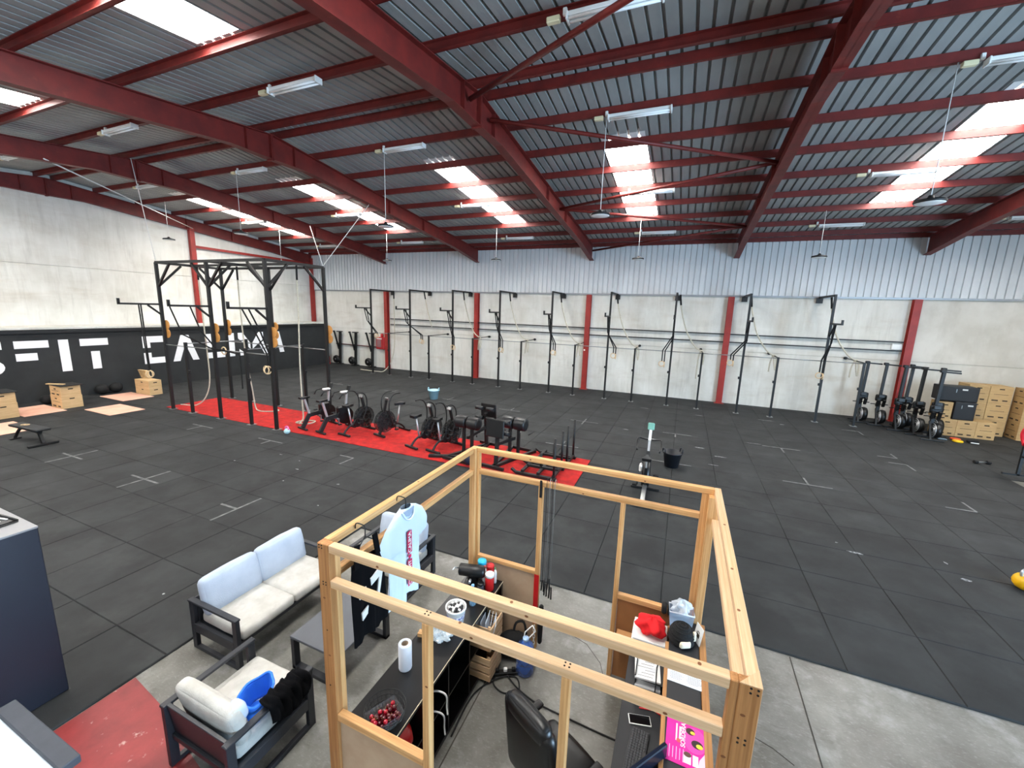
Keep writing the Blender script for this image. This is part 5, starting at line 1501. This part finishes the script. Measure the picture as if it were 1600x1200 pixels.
bottle('sauce_bottle', 'small pale bottle with green cap beside the red canisters', (-1.735, 3.855, CT), .02, .19, K['white_plastic'], mat('green_cap', (60, 140, 80), .4))
jar('storage_jar', 'dark smoked cup before the red canister', (-1.81, 3.64, CT), .036, .12, mat('smoked_plastic', (60, 60, 66), .3), K['black_plastic'])
# wooden crates pushed in the shelf end
for z0, lb in ((.042, 'lower slatted wooden crate in the counter shelf'), (.41, 'upper slatted wooden crate holding papers')):
    t = thing('wooden_crate', lb, 'crate', (-1.68, 3.47, z0), 0, 'slatted crates in the counter')
    for k in range(3):
        z = .04 + k * .095
        obj('slat', MB().box((.15, 0, z), (.012, .30, .075), bev=.002), K['pale_y'], t)
        for sy in (-1, 1):
            obj('slat', MB().box((0, sy * .148, z), (.30, .012, .075), bev=.002), K['pale_x'], t)
    for sx in (-1, 1):
        for sy in (-1, 1):
            obj('corner_batten', MB().box((sx * .13, sy * .132, .14), (.03, .02, .28), bev=.002), K['pale_z'], t)
    obj('floor_board', MB().box((0, 0, .008), (.28, .26, .012)), K['pale_x'], t)
for k in range(5):
    o = obj('paper_sheet', MB().box((0, 0, 0), (.004, .20, .22), rot=(.0, .12 * (k - 2), .1 * k), bev=.0), K['paper_blue'], None, loc=(-1.70 + k * .035, 3.46, .58))
    tag(o, 'white paper sheet standing in the upper wooden crate', 'paper', 'papers in the crate')
# floor items inside the booth
t = thing('gym_bag', 'black gym bag with white stripes on the floor by the booth door stud', 'bag', (-1.46, 3.80, 0), .4)
obj('body', MB().soft((0, 0, .13), (.30, .22, .26), .09, .02, noise=.01, seed=3), K['strap'], t)
obj('carry_loop', MB().tube(smooth([(.0, .02, .24), (.03, .06, .36), (.12, .06, .37), (.15, .03, .24)], 4), .014, 7), K['strap'], t)
for k in range(3):
    obj('stripe', MB().bar((.02 + k * .05, -.118, .12), (.06 + k * .05, -.095, .22), .014, .008, up=(0, 1, 0)), K['white_plastic'], t)
blue_w = clear('blue_water_jug', (70, 112, 196), .08, .62)
t = thing('water_jug', 'large blue water jug with white carrying handle on the booth floor', 'jug', (-1.25, 3.64, 0), 0)
obj('body', MB().lathe([(.085, 0), (.098, .02), (.098, .12), (.093, .135), (.098, .15), (.098, .28), (.085, .34), (.04, .385), (.03, .40)], 24), blue_w, t)
obj('cap', MB().lathe([(.033, .40), (.033, .43), (.01, .432)], 16), mat('pale_blue_cap', (170, 200, 236), .4), t)
obj('handle', MB().tube([(-.03, 0, .40), (.03, .02, .42), (.09, .05, .50), (.05, .06, .55), (-.02, .03, .47)], .007, 6, closed=True), K['white_plastic'], t)
t = thing('plastic_chain', 'short white plastic chain hanging on the booth door stud', 'chain', (-1.265, BY1 - T - .012, .30), 0)
for k in range(7):
    m = MB()
    ax = k % 2
    pts = [((.013 * math.cos(a) if ax else 0), (0 if ax else .010 * math.cos(a)), -k * .042 + .028 * math.sin(a)) for a in [2 * PI * i / 12 for i in range(12)]]
    m.tube(pts, .0045, 5, closed=True)
    obj('link', m, K['white_plastic'], t)
tag(obj('hanging_strap', MB().soft((-1.205, BY1 - .02, .32), (.05, .06, .50), .02, .004), K['matt_black']), 'black rolled strap hanging low on the outside of the door stud', 'strap')
# jump ropes on the far middle rail
for k, (dx, L, sag) in enumerate(((0, 1.15, .0), (.035, 1.20, .01), (.065, 1.12, .02), (.09, 1.22, .0))):
    t = thing('jump_rope', ('leftmost', 'second', 'third', 'rightmost')[k] + ' thin jump rope hanging with its handles down beside the door stud', 'jump rope', (-1.19 + dx, BY1 - T - .02, 2.11), 0, 'jump ropes on the booth rail')
    m = MB().tube(smooth([(0, .06, -.05), (0, .06, .012), (0, -.005, .012), (.004, -.012, -.4), (.0, -.012, -L)], 5), .0035, 5)
    obj('cord', m, K['strap'] if k % 2 == 0 else K['grey_steel'], t)
    for sx in (0, 1):
        obj('handle', MB().cyl((sx * .018, -.014, -L), (sx * .03 - .006, -.016 - .01 * sx, -L - .14), .009, n=7), K['matt_black'], t)
tag(obj('hanging_clip', MB().soft((-1.262, BY1 - T - .012, 2.02), (.028, .016, .20), .007), K['matt_black']), 'dark clip hanging at the top of the booth door stud', 'clip')
# cables on the floor
t = thing('power_strip', 'black power strip with plugs among the cables', 'power strip', (-1.43, 3.52, 0), .5)
obj('body', MB().box((0, 0, .02), (.30, .06, .04), bev=.006), K['black_plastic'], t)
for k in range(3):
    obj('plug', MB().box((-.09 + k * .09, 0, .058), (.04, .035, .04), bev=.006), K['black_plastic'] if k != 1 else K['white_plastic'], t)
for pts, lb in (([(-1.52, 3.50, .01), (-1.50, 3.36, .01), (-1.36, 3.30, .01), (-1.22, 3.38, .01), (-1.30, 3.52, .012), (-1.46, 3.44, .02), (-1.60, 3.25, .01), (-1.64, 3.05, .01), (-1.62, 2.7, .01)], 'black looped cable from the power strip along the counter'),
                ([(-1.40, 3.50, .02), (-1.26, 3.42, .01), (-1.06, 3.35, .01), (-.9, 3.33, .01), (-.5, 3.31, .01), (-.2, 3.30, .01), (0.0, 3.3, .01)], 'thin black cable running across the booth floor to the desk')):
    tag(obj('power_cable', MB().tube(smooth(pts), .008, 6), K['matt_black']), lb, 'cable', 'floor cables')

# ================================================================ DESK (right in the booth)
dk = thing('desk', 'long dark grey desk along the right side of the booth', 'desk')
dm = mat('charcoal_laminate', (34, 35, 38), .5, var=.08, scale=6)
obj('desk_top', MB().box((.122, 2.92, .735), (.585, 1.98, .03), bev=.003), dm, dk)
for x, y in ((-.12, 2.0), (-.12, 3.84), (.36, 2.0), (.36, 3.84)):
    obj('leg', MB().box((x, y, .36), (.05, .05, .72), bev=.004), K['black_steel'], dk)
sh = thing('ledge_shelf', 'dark ledge with pine edging above the desk along the right booth wall', 'shelf')
obj('board', MB().box((.285, 2.92, .985), (.25, 1.96, .02), bev=.002), dm, sh)
obj('edge_strip', MB().box((.145, 2.75, .985), (.03, 1.6, .035), bev=.003), K['old_y'], sh)
for y in (2.1, 2.95, 3.8):
    obj('bracket', MB().bar((.16, y, .96), (.16, y, .75), .03, .03), K['old_z'], sh)
DT, ST = .751, .996
t = thing('keyboard', 'black computer keyboard on the desk', 'keyboard', (-.015, 2.62, DT), -.08)
obj('case', MB().box((0, 0, .009), (.135, .42, .018), bev=.005), mat('dark_grey_case', (44, 45, 48), .5), t)
key = MB().box((0, 0, 0), (.0155, .0165, .007), bev=.003).mesh('key'); key.materials.append(mat('grey_black_key', (64, 65, 68), .5))
for i in range(6):
    for j in range(21):
        if i == 0 and 6 < j < 13: continue
        obj('key', key, None, t, loc=(.05 - i * .0195, -.193 + j * .0193, .0215))
t = thing('smartphone', 'black smartphone with a white rim on the desk', 'phone', (-.015, 2.91, DT), .25)
obj('case', MB().box((0, 0, .005), (.17, .085, .010), bev=.003), K['white_plastic'], t)
obj('screen', MB().box((0, 0, .0105), (.158, .073, .002)), mat('phone_glass', (8, 8, 10), .1), t)
for dx, rr, lb in ((.02, .2, 'red pen on the desk by the phone'), (.09, -.35, 'red pen beside the black penholder')):
    t = thing('pen', lb, 'pen', (.02 + dx, 3.03, DT + .006), rr)
    obj('barrel', MB().cyl((-.07, 0, 0), (.05, 0, 0), .005, n=8), K['red_paint'], t)
    obj('tip', MB().cyl((.05, 0, 0), (.07, 0, 0), .005, .001, n=8), K['black_plastic'], t)
# document trays
t = thing('document_tray', 'black two-tier document tray filled with papers on the desk', 'tray', (.03, 3.26, DT), 0)
for z in (.01, .10, .18):
    obj('tier', MB().box((0, 0, z), (.24, .30, .008), bev=.002).box((-.116, 0, z + .018), (.008, .30, .036)).box((.116, 0, z + .018), (.008, .30, .036)), K['black_plastic'], t)
for x in (-.11, .11):
    for y in (-.13, .13):
        obj('strut', MB().bar((x, y, 0), (x, y, .2), .012), K['black_plastic'], t)
for z, k in ((.018, 0), (.108, 1), (.188, 2)):
    o = obj('paper_stack', MB().box((0, 0, .008), (.205, .28, .016), bev=.001), K['paper'], None, loc=(.02 - .01 * k, 3.25, DT + z - .003), rz=.05 * k)
    tag(o, ('stack of papers in the bottom tier of the black tray', 'stack of papers in the middle tier of the black tray', 'white printed form on top of the black tray')[k], 'paper', 'papers in the tray')
    if k == 2:
        for i in range(8):
            obj('print_line', MB().box((.02 * (i % 3) - .02, -.11 + i * .03, .0164), (.12 - .02 * (i % 3), .004, .0006)), K['ink'], o)
        obj('stamp_block', MB().box((.04, -.03, .0164), (.05, .05, .0006)), mat('pale_stamp', (206, 208, 212), .8), o)
tag(obj('elastic_band', MB().tube([(.075, 3.10, DT + .01), (.078, 3.10, DT + .20), (.075, 3.25, DT + .214), (.10, 3.41, DT + .20)], .005, 5), K['matt_black']), 'black cord across the document tray', 'cord')
def sheet_of_paper(name, label, loc, w, d, rz, lines, m):
    o = obj(name, MB().box((0, 0, .0012), (w, d, .0024)), m, None, loc=loc, rz=rz)
    tag(o, label, 'paper')
    r = random.Random(int(w * 1000))
    for i in range(lines):
        y = d / 2 - .03 - i * (d - .05) / lines
        for c_ in (0, 1):
            L = (w * .40) * r.uniform(.5, 1)
            obj('print_line', MB().box((-w * .22 + c_ * w * .44 - (w * .2 - L / 2) * .5, y, .0026), (L, .0035, .0005)), K['ink'], o)
    return o
sheet_of_paper('printed_sheet', 'printed timetable sheet lying on the ledge beside the document tray', (.30, 3.24, ST), .30, .21, -.02, 12, K['paper_blue'])
# magenta flyer
mag = mat('magenta_print', (224, 26, 150), .55, col2=(208, 16, 138), scale=8)
lmag = mat('light_pink_print', (240, 196, 226), .55)
fl = obj('event_flyer', MB().box((0, 0, .0012), (.285, .33, .0024)), mag, None, loc=(.312, 2.65, ST), rz=-.03)
tag(fl, 'magenta printed flyer lying on the ledge of the booth', 'flyer')
obj('pale_corner', MB().prism([(.06, -.165), (.1425, -.165), (.1425, .165), (.10, .165), (.115, .08), (.11, -.02), (.075, -.08)], .0025, .0029), lmag, fl)
disc = [(.045 + .075 * math.cos(a), .045 + .095 * math.sin(a)) for a in [2 * PI * i / 28 for i in range(28)]]
obj('round_panel', MB().prism(disc, .003, .0034), mat('pink_circle', (214, 66, 160), .55), fl)
for cx, cy, sx, sy, c_ in ((.015, .10, .030, .026, (60, 36, 30)), (.03, .095, .016, .012, (240, 190, 60)), (.06, .02, .038, .030, (48, 30, 30)), (.075, .012, .022, .016, (244, 200, 60)), (-.06, .0, .014, .016, (220, 80, 90)), (.0, -.075, .024, .018, (90, 60, 50))):
    pl = [(cx + sx * math.cos(a), cy + sy * math.sin(a)) for a in [2 * PI * i / 16 for i in range(16)]]
    obj('picture_patch', MB().prism(pl, .0036 + .0003 * (c_[0] > 200), .0041 + .0003 * (c_[0] > 200)), mat('flyer_ink', c_, .6), fl)
for cx, cy, w_, d_ in ((.0, -.10, .045, .075), (.05, -.10, .035, .075)):
    obj('text_panel', MB().box((cx, cy, .0032), (w_, d_, .0006)), K['paper'], fl)
for i in range(5):
    obj('print_line', MB().box((-.115 + .022 * i, -.095, .003), (.004, .09 - .01 * (i % 2), .0006)), lmag, fl)
o = obj('flyer_lettering', text_mesh('SORDERA', .042, .0004, True), K['paper'], fl)
o.matrix_local = Matrix(((0, -1, 0, -.03), (1, 0, 0, .055), (0, 0, 1, .0032), (0, 0, 0, 1)))
for i in range(2):
    obj('print_line', MB().box((-.075 + i * .022, .06, .0032), (.010, .13 - .03 * i, .0006)), K['paper'], fl)
# monitor near the bottom edge
t = thing('monitor', 'black computer monitor turned away at the bottom picture edge', 'monitor', (.03, 2.33, DT), math.atan2(.25, .19))
obj('stand', MB().box((0, 0, .006), (.2, .15, .012), bev=.004).bar((0, -.03, .01), (0, -.03, .16), .05, .03), K['black_plastic'], t)
obj('housing', MB().box((0, 0, .21), (.46, .03, .27), bev=.006), mat('glossy_navy_back', (24, 30, 46), .2), t)
obj('screen', MB().box((0, .016, .21), (.44, .003, .25)), mat('dark_screen', (12, 13, 16), .15), t)
# far end of the desk
t = thing('printer', 'white desktop printer at the far end of the desk', 'printer', (-.01, 3.72, DT), 0)
obj('body', MB().box((0, 0, .075), (.32, .30, .15), bev=.02), K['white_plastic'], t)
obj('paper_slot', MB().box((0, -.151, .06), (.24, .004, .03)), K['slot'], t)
obj('lid', MB().box((0, .0, .155), (.31, .29, .012), bev=.006), K['white_plastic'], t)
def crumple(name, label, cat, loc, sx, sy, sz, m, seed, rz=0, amp=.16):
    rr = random.Random(seed)
    ph = [rr.uniform(0, 6) for _ in range(6)]
    def f(u, v):
        a = 2 * PI * u; b = PI * v
        k = 1 + amp * math.sin(a * 3 + ph[0] + b * 2) + amp * .7 * math.sin(a * 5 + ph[1] - b * 4) + amp * .4 * math.sin(a * 9 + ph[2] + b * 7)
        return (sx * k * math.sin(b) * math.cos(a), sy * k * math.sin(b) * math.sin(a), max(0, sz - sz * math.cos(b) * (1 + amp * .5 * math.sin(a * 4 + ph[3]))))
    return tag(obj(name, MB().sheet(f, 40, 22), m, None, loc=loc, rz=rz), label, cat)
crumple('red_scarf', 'crumpled bright red scarf on the printer', 'scarf', (.0, 3.70, DT + .162), .13, .11, .085, mat('bright_red_fabric', (226, 16, 26), .8), 3)
t = thing('knitted_hat', 'black knitted hat with cream decoration beside the red scarf', 'hat', (.26, 3.62, ST), .5)
m = MB()
prof = [(.10, 0), (.112, .015), (.112, .045), (.10, .06), (.104, .08), (.098, .105), (.08, .135), (.05, .155), (.015, .162)]
m.lathe(prof, 24)
for r_, z_ in ((.106, .072), (.10, .10), (.084, .132), (.056, .154), (.028, .162)):
    m.torus((0, 0, z_), r_ - .002, .007, 'z', 24, 5)
obj('crown', m, mat('black_wool', (18, 18, 19), .95, bump=.6, bscale=90), t)
obj('decoration', MB().soft((-.02, -.105, .05), (.10, .03, .06), .015, .0, noise=.004).soft((.085, -.06, .09), (.03, .03, .09), .012), mat('cream_felt', (232, 222, 196), .9), t)
t = thing('plastic_box', 'clear plastic box full of clear packaging at the far booth corner', 'box', (.25, 3.83, ST), .08)
m = MB()
def tubf(u, v):
    s_ = .095 + .015 * v; l_ = .055 + .01 * v
    c = [(-s_, -l_), (s_, -l_), (s_, l_), (-s_, l_)]
    k = int(u * 4 + 1e-6) % 4
    f_ = u * 4 - int(u * 4 + 1e-6)
    a, b = c[k], c[(k + 1) % 4]
    return (a[0] + (b[0] - a[0]) * f_, a[1] + (b[1] - a[1]) * f_, .16 * v)
m.sheet(tubf, 4, 2, False).bb(-.095, .095, -.055, .055, 0, .004)
obj('tub', m, clear('blue_clear_plastic', (190, 214, 236), .1, .4), t)
obj('rim', MB().tube([tubf(k / 4, 1) for k in range(4)], .006, 6, closed=True), K['paper_blue'], t)
crumple('clear_film', 'crumpled clear film heaped in the plastic box', 'plastic film', (.25, 3.83, ST + .09), .075, .045, .085, clear('bright_clear_film', (226, 232, 238), .1, .6), 9, .08, .3)
t = thing('sign_card', 'white card with a padlock sign standing on the ledge corner', 'sign', (.40, 3.66, ST), -1.1)
obj('card', MB().box((0, 0, .085), (.11, .006, .17), rot=(-.15, 0, 0), bev=.002), K['paper'], t)
obj('padlock_body', MB().box((0, -.006, .075), (.045, .004, .035), rot=(-.15, 0, 0)), K['dark_print'], t)
obj('padlock_shackle', MB().torus((0, -.001, .098), .016, .003, 'y', 10, 5, PI, 0), K['dark_print'], t)
t = thing('foam_sleeve', 'black foam sleeve wrapped around the far sill of the booth', 'foam sleeve', (.16, BY1 - T / 2, .998), 0)
for k in range(3):
    obj('sleeve_ring', MB().soft((-.06 + k * .055, 0, 0), (.053, .10, .10), .03), K['matt_black'], t)
t = thing('small_carton', 'small brown carton hanging inside the far booth board', 'carton', (-.26, BY1 - T - .006, .45), 0)
obj('body', MB().box((0, -.05, .07), (.15, .10, .14), bev=.003), K['brown_board'], t)
obj('lid_flap', MB().box((0, -.05, .155), (.155, .105, .03), bev=.003), mat('carton_flap', (190, 138, 88), .8), t)

# ---------------------------------------------------------------- office chair
t = thing('office_chair', 'black office chair with armrests between counter and desk', 'chair', (-.60, 2.52, 0), math.radians(-27))
ch = mat('black_leatherette', (13, 13, 14), .38)
for k in range(5):
    a = 2 * PI * k / 5 + .3
    s_ = obj('base_spoke', MB().bar((0, 0, .10), (.28 * math.cos(a), .28 * math.sin(a), .075), .045, .035), K['black_plastic'], t)
    obj('castor', MB().cyl((.28 * math.cos(a) - .02 * math.sin(a), .28 * math.sin(a) + .02 * math.cos(a), .03), (.28 * math.cos(a) + .02 * math.sin(a), .28 * math.sin(a) - .02 * math.cos(a), .03), .03, n=12), K['black_plastic'], s_)
obj('gas_lift', MB().cyl((0, 0, .10), (0, 0, .42), .028, n=12), K['black_plastic'], t)
obj('seat', MB().soft((0, .02, .475), (.50, .48, .11), .05, .015), ch, t)
obj('backrest', MB().soft((0, -.255, .84), (.48, .10, .66), .05, .02, rot=(.10, 0, 0)), ch, t)
obj('headrest', MB().soft((0, -.285, 1.13), (.40, .11, .16), .05, .01, rot=(.10, 0, 0)), ch, t)
obj('back_stem', MB().bar((0, -.20, .42), (0, -.30, .62), .08, .03), K['black_plastic'], t)
for sx in (-1, 1):
    a = obj('arm_support', MB().tube(smooth([(sx * .24, -.02, .44), (sx * .30, -.02, .50), (sx * .31, 0, .64)], 4), .018, 7), K['black_plastic'], t)
    obj('armrest', MB().soft((sx * .31, .03, .66), (.07, .28, .04), .018), K['black_plastic'], a)
